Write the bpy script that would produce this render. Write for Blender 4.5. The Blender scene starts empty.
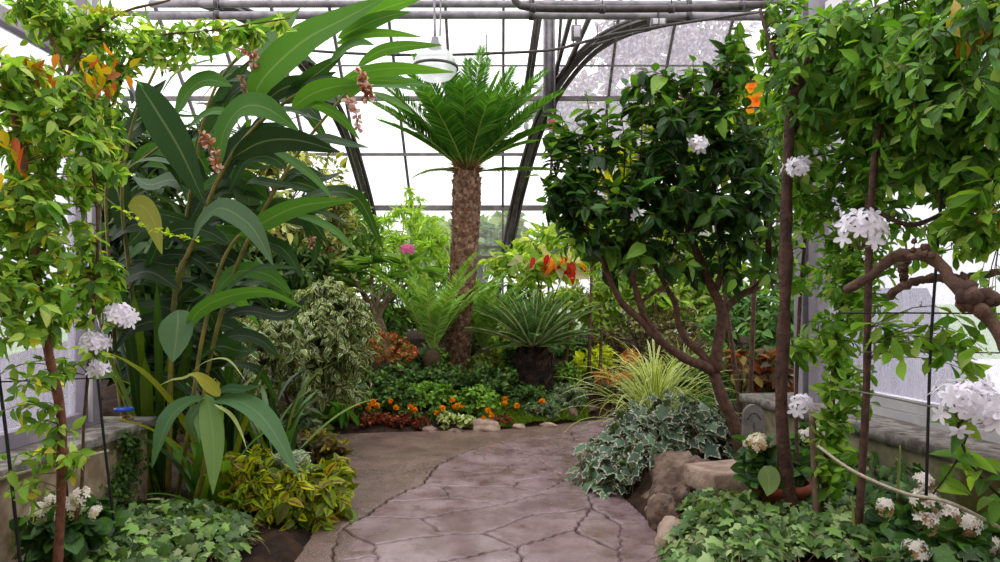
import bpy, math, random
import numpy as np
from mathutils import Vector

R = np.random.RandomState(11)
random.seed(5)
SC = bpy.context.scene
COL = SC.collection
F, HZ, CX, EYE = 700.0, 300.0, 500.0, 1.5


def P(px, py, Y):
    """point of the place that lies at depth Y behind a point of the photograph"""
    return np.array([(px - CX) / F * Y, Y, EYE + (HZ - py) / F * Y])


def s2l(c):
    c = np.asarray(c, float) / 255.0
    return np.where(c <= 0.04045, c / 12.92, ((c + 0.055) / 1.055) ** 2.4)


def smooth(a, b, x):
    t = np.clip((x - a) / (b - a), 0, 1)
    return t * t * (3 - 2 * t)


def unit(v):
    v = np.asarray(v, float)
    n = np.linalg.norm(v, axis=-1, keepdims=True)
    return v / np.maximum(n, 1e-9)


# ------------------------------------------------------------------ mesh builder
class MB:
    def __init__(s):
        s.v, s.f4, s.f3, s.c, s.l, s.n = [], [], [], [], [], 0

    def add(s, V, Fc, col=(0.5, 0.5, 0.5), luv=None):
        V = np.asarray(V, float).reshape(-1, 3)
        Fc = np.asarray(Fc, int)
        m = len(V)
        c = np.asarray(col, float)
        if c.ndim == 1:
            c = np.tile(c, (m, 1))
        l = np.zeros((m, 2)) if luv is None else np.asarray(luv, float)
        s.v.append(V); s.c.append(c); s.l.append(l)
        (s.f4 if Fc.shape[1] == 4 else s.f3).append(Fc + s.n)
        s.n += m

    def bbox(s):
        V = np.concatenate(s.v)
        return V.min(0), V.max(0)

    def build(s, name, mat, parent=None, org=(0, 0, 0), smooth_=True):
        V = np.concatenate(s.v) - np.asarray(org, float)
        f4 = np.concatenate(s.f4) if s.f4 else np.zeros((0, 4), int)
        f3 = np.concatenate(s.f3) if s.f3 else np.zeros((0, 3), int)
        me = bpy.data.meshes.new(name)
        me.vertices.add(len(V)); me.vertices.foreach_set('co', V.ravel().astype(np.float32))
        loops = np.concatenate([f4.ravel(), f3.ravel()]).astype(np.int32)
        me.loops.add(len(loops)); me.loops.foreach_set('vertex_index', loops)
        npoly = len(f4) + len(f3)
        me.polygons.add(npoly)
        st = np.concatenate([np.arange(len(f4)) * 4, len(f4) * 4 + np.arange(len(f3)) * 3]).astype(np.int32)
        me.polygons.foreach_set('loop_start', st)
        me.polygons.foreach_set('use_smooth', np.full(npoly, smooth_))
        a = me.attributes.new('Col', 'FLOAT_COLOR', 'POINT')
        c = np.concatenate(s.c); c = np.concatenate([c, np.ones((len(c), 1))], 1)
        a.data.foreach_set('color', c.ravel().astype(np.float32))
        a = me.attributes.new('luv', 'FLOAT_VECTOR', 'POINT')
        l = np.concatenate(s.l); l = np.concatenate([l, np.zeros((len(l), 1))], 1)
        a.data.foreach_set('vector', l.ravel().astype(np.float32))
        me.update(calc_edges=True); me.validate()
        me.materials.append(mat)
        o = bpy.data.objects.new(name, me)
        COL.objects.link(o)
        if parent is not None:
            o.parent = parent
        return o


def thing(name, label, cat, loc=(0, 0, 0), group=None, kind=None):
    o = bpy.data.objects.new(name, None)
    o.empty_display_size = 0.1
    COL.objects.link(o)
    o.location = tuple(float(x) for x in loc)
    tag(o, label, cat, group, kind)
    return o


def tag(o, label=None, cat=None, group=None, kind=None):
    if label: o['label'] = label
    if cat: o['category'] = cat
    if group: o['group'] = group
    if kind: o['kind'] = kind
    return o


def rloc(r):
    """world position of a thing or of the thing that carries a part"""
    while r.parent is not None:
        r = r.parent
    return np.array(r.location)


def part(root, name, mb, mat, label=None, sm=True):
    o = mb.build(name, mat, root, rloc(root), sm)
    if label: o['label'] = label
    return o


def solo(name, mb, mat, label, cat, group=None, kind=None, sm=True):
    lo, hi = mb.bbox()
    org = np.array([(lo[0] + hi[0]) / 2, (lo[1] + hi[1]) / 2, lo[2]])
    o = mb.build(name, mat, None, org, sm)
    o.location = tuple(org)
    return tag(o, label, cat, group, kind)


def struct(name, mb, mat, sm=False, parent=None):
    o = mb.build(name, mat, parent, (0, 0, 0) if parent is None else rloc(parent), sm)
    if parent is None:
        o['kind'] = 'structure'
    return o


# ------------------------------------------------------------------ primitives
def box(mb, lo, hi, col=(.5, .5, .5), M=None, bev=0.0):
    lo, hi = np.array(lo, float), np.array(hi, float)
    if bev <= 0:
        V = np.array([[x, y, z] for z in (lo[2], hi[2]) for y in (lo[1], hi[1]) for x in (lo[0], hi[0])])
        Fc = [[0, 2, 3, 1], [4, 5, 7, 6], [0, 1, 5, 4], [2, 6, 7, 3], [0, 4, 6, 2], [1, 3, 7, 5]]
        if M is not None: V = M(V)
        mb.add(V, Fc, col); return
    bm = __import__('bmesh').new()
    import bmesh
    bmesh.ops.create_cube(bm, size=1.0)
    for v in bm.verts:
        v.co = Vector(tuple(lo + (np.array(v.co) + .5) * (hi - lo)))
    bmesh.ops.bevel(bm, geom=bm.edges[:], offset=bev, segments=2, affect='EDGES', profile=.6)
    bm.verts.index_update()
    V = np.array([tuple(v.co) for v in bm.verts])
    if M is not None: V = M(V)
    q = [[v.index for v in f.verts] for f in bm.faces]
    q4 = [f for f in q if len(f) == 4]; q3 = [f for f in q if len(f) == 3]
    n0 = mb.n
    mb.add(V, q4, col)
    if q3:
        mb.f3.append(np.array(q3) + n0)
    bm.free()


def tubes(mb, C, rad, sides=5, col=(.5, .5, .5), cap=True):
    """C: N x K x 3 curves, rad: scalar, K or N x K"""
    C = np.asarray(C, float)
    if C.ndim == 2: C = C[None]
    N, K, _ = C.shape
    rad = np.broadcast_to(np.asarray(rad, float), (N, K))
    T = unit(np.gradient(C, axis=1))
    D = unit(C[:, -1] - C[:, 0])
    ref = np.where(np.abs(D[:, 2:3]) < .8, np.array([[0, 0, 1.]]), np.array([[1., 0.17, 0]]))
    A = unit(np.cross(T, ref[:, None, :]))
    B = np.cross(T, A)
    ang = np.arange(sides) / sides * 2 * np.pi
    ring = A[:, :, None] * np.cos(ang)[None, None, :, None] + B[:, :, None] * np.sin(ang)[None, None, :, None]
    V = C[:, :, None] + ring * rad[:, :, None, None]
    idx = np.arange(N * K * sides).reshape(N, K, sides)
    nx = np.roll(idx, -1, axis=2)
    Fc = np.stack([idx[:, :-1], nx[:, :-1], nx[:, 1:], idx[:, 1:]], -1).reshape(-1, 4)
    col = np.asarray(col, float)
    if col.ndim == 2 and len(col) == N:
        col = np.repeat(col, K * sides, axis=0)
    l = np.zeros((N, K, sides, 2)); l[..., 0] = (np.arange(sides) / sides)[None, None]; l[..., 1] = np.linspace(0, 1, K)[None, :, None]
    n0 = mb.n
    mb.add(V.reshape(-1, 3), Fc, col, l.reshape(-1, 2))
    if cap:
        t = []
        for e in (0, K - 1):
            for j in range(1, sides - 1):
                a, b, c = idx[:, e, 0], idx[:, e, j], idx[:, e, j + 1]
                t.append(np.stack([a, b, c] if e else [a, c, b], -1))
        mb.f3.append(np.concatenate(t) + n0)


def spline(pts, n):
    """Catmull-Rom through pts (any dimension), n samples"""
    p = np.asarray(pts, float)
    if len(p) == 2:
        t = np.linspace(0, 1, n)[:, None]
        return p[0] * (1 - t) + p[1] * t
    q = np.concatenate([[2 * p[0] - p[1]], p, [2 * p[-1] - p[-2]]])
    d = np.concatenate([[0], np.cumsum(np.linalg.norm(np.diff(p, axis=0), axis=1))]); d = d / d[-1]
    s = np.linspace(0, 1, n)
    i = np.clip(np.searchsorted(d, s, 'right') - 1, 0, len(p) - 2)
    t = ((s - d[i]) / np.maximum(d[i + 1] - d[i], 1e-9))[:, None]
    a, b, c, e = q[i], q[i + 1], q[i + 2], q[i + 3]
    return .5 * (2 * b + (c - a) * t + (2 * a - 5 * b + 4 * c - e) * t ** 2 + (3 * b - a - 3 * c + e) * t ** 3)


def limb(mb, pts, r, n=24, sides=8, col=(.2, .14, .1), knobs=0.0, seed=0, wob=0.0):
    """woody stem through pts; r = radii at the pts"""
    rs = np.random.RandomState(seed + 7)
    C = spline(pts, n)
    if wob:
        C[1:-1] += rs.normal(0, wob, (n - 2, 3))
    rad = np.interp(np.linspace(0, 1, n), np.linspace(0, 1, len(r)), r)
    if knobs:
        rad = rad * (1 + knobs * np.clip(rs.normal(0, 1, n), -.8, 1.8))
    tubes(mb, C, rad, sides, col)
    return C, rad


def lathe(mb, prof, c, seg=24, col=(.5, .5, .5)):
    """prof: list of (radius, z)"""
    p = np.array(prof, float); K = len(p)
    a = np.arange(seg) / seg * 2 * np.pi
    V = np.stack([c[0] + p[:, 0:1] * np.cos(a), c[1] + p[:, 0:1] * np.sin(a), c[2] + np.repeat(p[:, 1:2], seg, 1)], -1)
    idx = np.arange(K * seg).reshape(K, seg); nx = np.roll(idx, -1, 1)
    mb.add(V.reshape(-1, 3), np.stack([idx[:-1], nx[:-1], nx[1:], idx[1:]], -1).reshape(-1, 4), col)


def rock(mb, c, r, seed, col=(.3, .25, .22), flat=.0, n=20, rough=.22):
    """lumpy stone with chipped faces"""
    rs = np.random.RandomState(seed)
    u, v = np.meshgrid(np.arange(n * 2) / (n * 2) * 2 * np.pi, np.linspace(0, np.pi, n))
    d = np.stack([np.cos(u) * np.sin(v), np.sin(u) * np.sin(v), np.cos(v)], -1)
    k = np.ones(u.shape)
    for _ in range(14):                                           # planes that cut facets
        q = unit(rs.normal(size=3)); h = rs.uniform(.62, .95)
        dot = d @ q
        k = np.minimum(k, np.where(dot > .05, h / np.maximum(dot, .05), 9))
    for fq in (2, 5, 11, 23, 40):
        q = rs.normal(size=(3, 3)) * fq; ph = rs.uniform(0, 6, 3)
        k = k * (1 + rough / fq * np.sin(d @ q + ph).sum(-1) * .5)
    V = d * k[..., None] * np.array(r)
    V = V + np.array(c)
    idx = np.arange(n * n * 2).reshape(n, n * 2); nx = np.roll(idx, -1, 1)
    mb.add(V.reshape(-1, 3), np.stack([idx[:-1], idx[1:], nx[1:], nx[:-1]], -1).reshape(-1, 4), col)


# ------------------------------------------------------------------ leaves
def leaf_tpl(prof, rows=5, fold=.22, droop=.18, cols=3, wave=0.0):
    v = np.linspace(0, 1, rows)
    w = np.array([prof(x) for x in v])
    us = np.linspace(-1, 1, cols)
    V, L = [], []
    for i in range(rows):
        for u in us:
            V.append([u * w[i] * .5, v[i], abs(u) * w[i] * fold * .5 - droop * v[i] ** 2 + wave * math.sin(v[i] * 14) * u])
            L.append([u, v[i]])
    idx = np.arange(rows * cols).reshape(rows, cols)
    Fc = np.stack([idx[:-1, :-1], idx[:-1, 1:], idx[1:, 1:], idx[1:, :-1]], -1).reshape(-1, 4)
    return np.array(V), Fc, np.array(L)


def p_ovate(v): return max(.03, (math.sin(math.pi * v ** .72)) ** .85)
def p_ellip(v): return max(.03, math.sin(math.pi * v) ** .8)
def p_obov(v): return max(.04, math.sin(math.pi * v ** 1.5) ** .8)
def p_lance(v): return max(.03, math.sin(math.pi * v ** .65) ** 1.1)
def p_petal(v): return max(.12, math.sin(math.pi * min(.93, .06 + v ** 1.6)) ** .6)
def p_round(v): return max(.05, math.sin(math.pi * min(1, v ** .9)) ** .5)


T_OV = leaf_tpl(p_ovate)
T_EL = leaf_tpl(p_ellip)
T_OB = leaf_tpl(p_obov)
T_LA = leaf_tpl(p_lance, 5, .25, .25)
T_PE = leaf_tpl(p_petal, 4, .1, .1)
T_RO = leaf_tpl(p_round, 6, .15, .2)
T_SM = leaf_tpl(p_ovate, 4, .2, .15)
T_BIG = leaf_tpl(p_ovate, 9, .2, .22, 5)


def ivy_tpl():
    out = [(0, 0), (.28, -.1), (.46, .12), (.33, .3), (.62, .52), (.3, .58), (.2, .74), (0, 1.05),
           (-.2, .74), (-.3, .58), (-.62, .52), (-.33, .3), (-.46, .12), (-.28, -.1)]
    V, L, Fc = [[0, .38, .05]], [[0, .38]], []
    for x, y in out:
        r = math.hypot(x, y - .38)
        V.append([x, y, -.1 * r - .06 * y]); L.append([1.0 if (x or y > .5) else .2, y])
    n = len(out)
    for i in range(n):
        Fc.append([0, 1 + i, 1 + (i + 1) % n])
    return np.array(V), np.array(Fc), np.array(L)


T_IVY = ivy_tpl()


def scatter(mb, tpl, Pn, D, N, L, W, C, droop=None):
    V, Fc, U = tpl
    n = len(Pn)
    if n == 0: return
    D = unit(D)
    S = np.cross(D, N)
    bad = np.linalg.norm(S, axis=1) < 1e-3
    S[bad] = np.cross(D[bad], np.array([.3, .8, .1]))
    S = unit(S)
    Nn = np.cross(S, D)
    L = np.broadcast_to(np.asarray(L, float), n); W = np.broadcast_to(np.asarray(W, float), n)
    X = (Pn[:, None] + S[:, None] * (V[None, :, 0:1] * W[:, None, None]) + D[:, None] * (V[None, :, 1:2] * L[:, None, None])
         + Nn[:, None] * (V[None, :, 2:3] * L[:, None, None]))
    m = len(V)
    Fa = (Fc[None] + (np.arange(n) * m)[:, None, None]).reshape(-1, Fc.shape[1])
    mb.add(X.reshape(-1, 3), Fa, np.repeat(C, m, 0), np.tile(U, (n, 1)))


def pal(colors, n, rs=None, jit=.18, weights=None):
    """n leaf colours picked from sRGB colours with a natural spread"""
    rs = rs or R
    c = s2l(colors)
    g = c.mean(1, keepdims=True)
    c = np.clip(g + (c - g) * 1.22, .002, .95)
    i = rs.choice(len(c), n, p=weights)
    return np.clip(c[i] * np.exp(rs.normal(0, jit, (n, 1))) * np.exp(rs.normal(0, jit * .25, (n, 3))), 0, .95)


def ribbon(mb, pts, w, nh=(0, -.75, .65), fold=.25, col=(.1, .2, .05), prof=p_lance, n=14, cols=5, ripple=0.0, tw=0.0, seed=0):
    """one long leaf along pts; w its greatest width; nh the way its face looks"""
    rs = np.random.RandomState(seed)
    C = spline(pts, n)
    T = unit(np.gradient(C, axis=0))
    nh = unit(np.array(nh, float))
    S = np.cross(T, nh)
    sn = np.linalg.norm(S, axis=1)
    S[sn < .15] = np.nan
    for i in range(n):
        if np.isnan(S[i]).any(): S[i] = S[i - 1] if i and not np.isnan(S[i - 1]).any() else np.cross(T[i], [.9, .3, .2])
    S = unit(S)
    for i in range(1, n):
        if S[i] @ S[i - 1] < 0: S[i] = -S[i]
    Nn = np.cross(S, T)
    if tw:
        a = np.linspace(0, tw, n)[:, None]
        S, Nn = S * np.cos(a) + Nn * np.sin(a), Nn * np.cos(a) - S * np.sin(a)
    us = np.linspace(-1, 1, cols)
    wv = np.array([prof(x) for x in np.linspace(0, 1, n)]) * w
    ph = rs.uniform(0, 6)
    V, L = [], []
    for i in range(n):
        for u in us:
            V.append(C[i] + S[i] * u * wv[i] * .5 + Nn[i] * (abs(u) * fold * wv[i] * .5 + ripple * w * math.sin(i * 1.7 + ph + u) * u))
            L.append([u, i / (n - 1)])
    idx = np.arange(n * cols).reshape(n, cols)
    Fc = np.stack([idx[:-1, :-1], idx[:-1, 1:], idx[1:, 1:], idx[1:, :-1]], -1).reshape(-1, 4)
    mb.add(V, Fc, col, L)


# ------------------------------------------------------------------ branching
def in_ell(ells, n, rs, shell=.55):
    """n points in the outer part of the ellipsoids (px,py,Y,rx,ry,rY); rx, ry in photo pixels at that depth"""
    e = np.array(ells, float)
    vol = e[:, 3] * e[:, 4] * (.4 + e[:, 5]); i = rs.choice(len(e), n, p=vol / vol.sum())
    d = unit(rs.normal(size=(n, 3)))
    r = (shell ** 3 + (1 - shell ** 3) * rs.uniform(0, 1, n)) ** (1 / 3)
    q = d * r[:, None]
    E = e[i]
    Y = E[:, 2]
    X = (E[:, 0] - CX) / F * Y + q[:, 0] * E[:, 3] / F * Y
    Z = EYE + (HZ - E[:, 1]) / F * Y + q[:, 2] * E[:, 4] / F * Y
    return np.stack([X, Y + q[:, 1] * E[:, 5], Z], -1), d, i


def twig_curves(A, B, K, rs, sag=.12, up=.15):
    """curves from A to B that first rise and then hang over"""
    t = np.linspace(0, 1, K)[None, :, None]
    L = np.linalg.norm(B - A, axis=1)[:, None, None]
    C = A[:, None] * (1 - t) + B[:, None] * t
    C = C + np.array([0, 0, 1.]) * (up * L * np.sin(t * np.pi)) - np.array([0, 0, 1.]) * (sag * L * t ** 3)
    off = rs.normal(0, .07, (len(A), 1, 3)) * L
    return C + off * np.sin(t * np.pi * 1.0)


def on_twigs(C, m, t0, rs, spread=1.0, along=.5, droop=.25, upn=1.0, out=None):
    """m leaves a twig: positions, directions, normals"""
    N, K, _ = C.shape
    t = t0 + (1 - t0) * (np.arange(m)[None] + rs.uniform(0, .8, (N, m))) / m
    t = np.minimum(t, .999)
    s = t * (K - 1); i = s.astype(int); f = (s - i)[..., None]
    r = np.arange(N)[:, None]
    p = C[r, i] * (1 - f) + C[r, np.minimum(i + 1, K - 1)] * f
    T = unit(C[r, np.minimum(i + 1, K - 1)] - C[r, i])
    q = rs.normal(size=(N, m, 3)); q[..., 2] *= .6
    q = q - (q * T).sum(-1, keepdims=True) * T
    q = unit(q)
    D = unit(T * along + q * spread + np.array([0, 0, -droop]))
    Nn = np.array([0, 0, upn]) + rs.normal(0, .45, (N, m, 3)) + T * .25
    if out is not None:
        Nn = Nn + out[:, None] * .8
    return p.reshape(-1, 3), D.reshape(-1, 3), Nn.reshape(-1, 3)


def foliage_bush(name, label, cat, ells, base, palette, tpl=T_OV, L=.06, W=.03, nt=120, m=9, stem=(70, 50, 35), leafmat=None,
                 stemmat=None, seed=0, t0=.35, nstem=4, stem_r=.012, twig_r=.003, sag=.12, up=.1, shell=.55, group=None, jit=.2,
                 droop=.25, skel=None, weights=None, root=None, spread=1.0, along=.5, partname='foliage', lvar=.22, facing=None):
    """a plant: stems from base into its crown, twigs, leaves. Returns root and the twig curves"""
    rs = np.random.RandomState(seed + 100)
    pts, d, ei = in_ell(ells, nt, rs, shell)
    base = np.array(base, float)
    r = root or thing(name, label, cat, base, group)
    sb = MB()
    if skel is None:
        sk = []
        for k in range(nstem):
            e = ells[k % len(ells)]
            top = P(e[0] + rs.uniform(-.5, .5) * e[3], e[1] + rs.uniform(-.5, .3) * e[4], e[2] + rs.uniform(-.4, .4) * e[5])
            b0 = base + np.array([rs.normal(0, stem_r * 2), rs.normal(0, stem_r * 2), 0])
            mid = b0 * .5 + top * .5 + np.array([rs.normal(0, .05), rs.normal(0, .05), .1 * abs(top[2] - base[2])])
            C, _ = limb(sb, [b0, mid, top], [stem_r, stem_r * .8, stem_r * .4], 14, 6, s2l(stem), .08, seed + k)
            sk.append(C[3:])
        skel_pts = np.concatenate(sk)
    else:
        skel_pts = skel
    # nearest skeleton point, preferring lower ones
    dd = np.linalg.norm(pts[:, None] - skel_pts[None], axis=2) + .5 * np.clip(skel_pts[None, :, 2] - pts[:, None, 2] + .03, 0, 9)
    A = skel_pts[dd.argmin(1)]
    C = twig_curves(A, pts, 7, rs, sag, up)
    tubes(sb, C, np.linspace(twig_r * 1.5, twig_r * .6, 7)[None] * np.ones((nt, 1)), 4, s2l(stem) * 1.0)
    part(r, 'stems', sb, stemmat or MAT['bark'])
    fb = MB()
    p, D, Nn = on_twigs(C, m, t0, rs, spread=spread, droop=droop, along=along, out=d)
    if facing is not None:
        Nn = Nn + np.array(facing)
    n = len(p)
    Ls = L * np.exp(rs.normal(0, lvar, n))
    scatter(fb, tpl, p, D, Nn, Ls, Ls * (W / L), pal(palette, n, rs, jit, weights))
    part(r, partname, fb, leafmat or MAT['leaf'])
    return r, C


def flower5(mb, c, out, size, col, rs, petals=5, tpl=T_PE, wid=.54, cup=.2):
    """flat five-petalled flowers at points c facing out"""
    n = len(c)
    out = unit(out)
    a = np.cross(out, np.array([.21, .4, .9])); a = unit(a); b = np.cross(out, a)
    ph = rs.uniform(0, 6.28, n)
    for k in range(petals):
        t = ph + k * 2 * np.pi / petals
        D = a * np.cos(t)[:, None] + b * np.sin(t)[:, None] + out * cup
        s = size * rs.uniform(.85, 1.1, n)
        scatter(mb, tpl, c, D, out, s, s * wid, np.asarray(col)[None] * rs.uniform(.9, 1.05, (n, 1)) * np.ones((1, 3)))


def flower_head(root, c, out, r, n, size, col, seed, name='flower_cluster', dome=.6, ped=True, pedcol=(150, 165, 80), mat=None, label=None, centre=None):
    """umbel of small flowers; pedicels are a sub-part"""
    rs = np.random.RandomState(seed)
    out = unit(np.array(out, float)); c = np.array(c, float)
    d = unit(rs.normal(size=(n, 3)) + out * 1.1)
    d[(d @ out) < 0] *= -1
    q = c + (d * r * rs.uniform(.75, 1.08, (n, 1))) * (1 - (1 - dome) * np.abs(d @ out)[:, None])
    mb = MB()
    cols = s2l(col)
    flower5(mb, q, d + rs.normal(0, .25, (n, 3)), size, cols, rs)
    o = part(root, name, mb, mat or MAT['petal'], label)
    if ped:
        pb = MB()
        b = c - out * r * .75
        C = np.stack([np.repeat(b[None], n, 0), (b + q) / 2 + d * r * .12, q], 1)
        tubes(pb, C, .0016 * (1 + r * 3), 4, s2l(pedcol))
        w = part(o, 'pedicels', pb, MAT['stalk'])
    return o
# ------------------------------------------------------------------ materials
MAT = {}


def newmat(name):
    m = bpy.data.materials.new(name); m.use_nodes = True
    nt = m.node_tree; nt.nodes.clear()
    out = nt.nodes.new('ShaderNodeOutputMaterial')
    return m, nt, out


def N_(nt, t, **kw):
    n = nt.nodes.new(t)
    for k, v in kw.items(): setattr(n, k, v)
    return n


def math_(nt, op, a, b=None, clamp=False):
    n = nt.nodes.new('ShaderNodeMath'); n.operation = op; n.use_clamp = clamp
    for i, x in enumerate((a, b)):
        if x is None: continue
        if isinstance(x, (int, float)): n.inputs[i].default_value = x
        else: nt.links.new(x, n.inputs[i])
    return n.outputs[0]


def mixc(nt, f, a, b, mode='MIX'):
    n = nt.nodes.new('ShaderNodeMix'); n.data_type = 'RGBA'; n.blend_type = mode
    for s, x in ((n.inputs[0], f), (n.inputs[6], a), (n.inputs[7], b)):
        if isinstance(x, (int, float)): s.default_value = x
        elif isinstance(x, (tuple, list, np.ndarray)): s.default_value = (float(x[0]), float(x[1]), float(x[2]), 1)
        else: nt.links.new(x, s)
    return n.outputs[2]


def noise_(nt, scale, detail=4, rough=.55, vec=None):
    n = nt.nodes.new('ShaderNodeTexNoise'); n.inputs['Scale'].default_value = scale
    n.inputs['Detail'].default_value = detail; n.inputs['Roughness'].default_value = rough
    if vec is None:
        g = nt.nodes.new('ShaderNodeNewGeometry'); vec = g.outputs['Position']
    nt.links.new(vec, n.inputs['Vector'])
    return n.outputs['Fac']


def ramp_(nt, x, lo, hi):
    n = nt.nodes.new('ShaderNodeMapRange'); n.clamp = True; n.interpolation_type = 'SMOOTHSTEP'
    nt.links.new(x, n.inputs[0]); n.inputs[1].default_value = lo; n.inputs[2].default_value = hi
    return n.outputs[0]


def leafmat(name, rough=.42, spec=.45, trans=.38, vein=.35, sat=1.0, edge=None, edge_at=.6, edge_w=.25, mid=None, vscale=26, bump=.25, blotch=0.0, ttint=(1.15, 1.2, .45)):
    """leaf: own colour per leaf, light midrib and side veins, light through the blade; edge / mid give variegation"""
    m, nt, out = newmat(name)
    a = N_(nt, 'ShaderNodeAttribute', attribute_name='Col')
    l = N_(nt, 'ShaderNodeAttribute', attribute_name='luv')
    sep = N_(nt, 'ShaderNodeSeparateXYZ'); nt.links.new(l.outputs['Vector'], sep.inputs[0])
    au = math_(nt, 'ABSOLUTE', sep.outputs[0])
    c = a.outputs['Color']
    if edge is not None:
        nz = noise_(nt, 55, 2)
        t = math_(nt, 'ADD', au, math_(nt, 'MULTIPLY', math_(nt, 'SUBTRACT', nz, .5), .9))
        c = mixc(nt, ramp_(nt, t, edge_at - edge_w * .5, edge_at + edge_w * .5), c, s2l(edge))
    if mid is not None:
        nz = noise_(nt, 45, 2)
        t = math_(nt, 'ADD', au, math_(nt, 'MULTIPLY', math_(nt, 'SUBTRACT', nz, .5), .8))
        c = mixc(nt, ramp_(nt, t, .38, .12), c, s2l(mid))
    if blotch:
        nz = noise_(nt, 30, 3)
        c = mixc(nt, math_(nt, 'MULTIPLY', ramp_(nt, nz, .5, .62), blotch), c, s2l((205, 205, 150)))
    # midrib and side veins
    rib = ramp_(nt, au, .10, .02)
    ph = math_(nt, 'ADD', math_(nt, 'MULTIPLY', sep.outputs[1], vscale), math_(nt, 'MULTIPLY', au, -5.0))
    sv = ramp_(nt, math_(nt, 'SINE', math_(nt, 'MULTIPLY', ph, 2.0)), .75, 1.0)
    v = math_(nt, 'MULTIPLY', math_(nt, 'MAXIMUM', rib, math_(nt, 'MULTIPLY', sv, .16)), vein, True)
    lighter = mixc(nt, 1.0, c, (1.0, 1.0, .75), 'SCREEN')
    n2 = N_(nt, 'ShaderNodeMix'); n2.data_type = 'RGBA'
    c2 = mixc(nt, math_(nt, 'MULTIPLY', v, .35), c, (.62, .7, .35))
    nt.nodes.remove(n2)
    p = N_(nt, 'ShaderNodeBsdfPrincipled')
    nt.links.new(c2, p.inputs['Base Color'])
    p.inputs['Roughness'].default_value = rough; p.inputs['Specular IOR Level'].default_value = spec
    if bump:
        b = N_(nt, 'ShaderNodeBump'); b.inputs['Strength'].default_value = bump; b.inputs['Distance'].default_value = .004
        nt.links.new(math_(nt, 'SUBTRACT', 1.0, math_(nt, 'MAXIMUM', rib, math_(nt, 'MULTIPLY', sv, .5))), b.inputs['Height'])
        nt.links.new(b.outputs[0], p.inputs['Normal'])
    tr = N_(nt, 'ShaderNodeBsdfTranslucent')
    tc = mixc(nt, 1.0, c2, ttint, 'MULTIPLY')
    g = N_(nt, 'ShaderNodeGamma'); g.inputs[1].default_value = .85; nt.links.new(tc, g.inputs[0])
    nt.links.new(g.outputs[0], tr.inputs['Color'])
    mx = N_(nt, 'ShaderNodeMixShader'); mx.inputs[0].default_value = trans
    nt.links.new(p.outputs[0], mx.inputs[1]); nt.links.new(tr.outputs[0], mx.inputs[2])
    nt.links.new(mx.outputs[0], out.inputs[0])
    return m


def stuffmat(name, c1=None, c2=None, scale=8, rough=.8, spec=.3, bump=.4, bscale=60, metal=0.0, col=False, dist=.01, detail=5, r2=None, c3=None, s3=2.0):
    m, nt, out = newmat(name)
    p = N_(nt, 'ShaderNodeBsdfPrincipled')
    nz = noise_(nt, scale, detail)
    if col:
        a = N_(nt, 'ShaderNodeAttribute', attribute_name='Col')
        c = mixc(nt, ramp_(nt, nz, .3, .7), mixc(nt, 1.0, a.outputs['Color'], (.6, .6, .6), 'MULTIPLY'), mixc(nt, 1.0, a.outputs['Color'], (1.35, 1.3, 1.25), 'MULTIPLY'))
    else:
        c = mixc(nt, ramp_(nt, nz, .32, .68), s2l(c1), s2l(c2))
    if c3 is not None:
        c = mixc(nt, ramp_(nt, noise_(nt, s3, 5, .65), .5, .66), c, s2l(c3))
    nt.links.new(c, p.inputs['Base Color'])
    p.inputs['Roughness'].default_value = rough
    if r2 is not None:
        mr = N_(nt, 'ShaderNodeMapRange'); nt.links.new(noise_(nt, 3.1, 4), mr.inputs[0]); mr.inputs[1].default_value = .35; mr.inputs[2].default_value = .65
        mr.inputs[3].default_value = rough; mr.inputs[4].default_value = r2
        nt.links.new(mr.outputs[0], p.inputs['Roughness'])
    p.inputs['Specular IOR Level'].default_value = spec; p.inputs['Metallic'].default_value = metal
    if bump:
        b = N_(nt, 'ShaderNodeBump'); b.inputs['Strength'].default_value = bump; b.inputs['Distance'].default_value = dist
        nt.links.new(noise_(nt, bscale, 6, .6), b.inputs['Height']); nt.links.new(b.outputs[0], p.inputs['Normal'])
    nt.links.new(p.outputs[0], out.inputs[0])
    return m


def flatmat(name, col, rough=.5, metal=0.0, spec=.5):
    m, nt, out = newmat(name)
    p = N_(nt, 'ShaderNodeBsdfPrincipled'); p.inputs['Base Color'].default_value = (*[float(x) for x in s2l(col)], 1)
    p.inputs['Roughness'].default_value = rough; p.inputs['Metallic'].default_value = metal; p.inputs['Specular IOR Level'].default_value = spec
    nt.links.new(p.outputs[0], out.inputs[0]); return m


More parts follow.
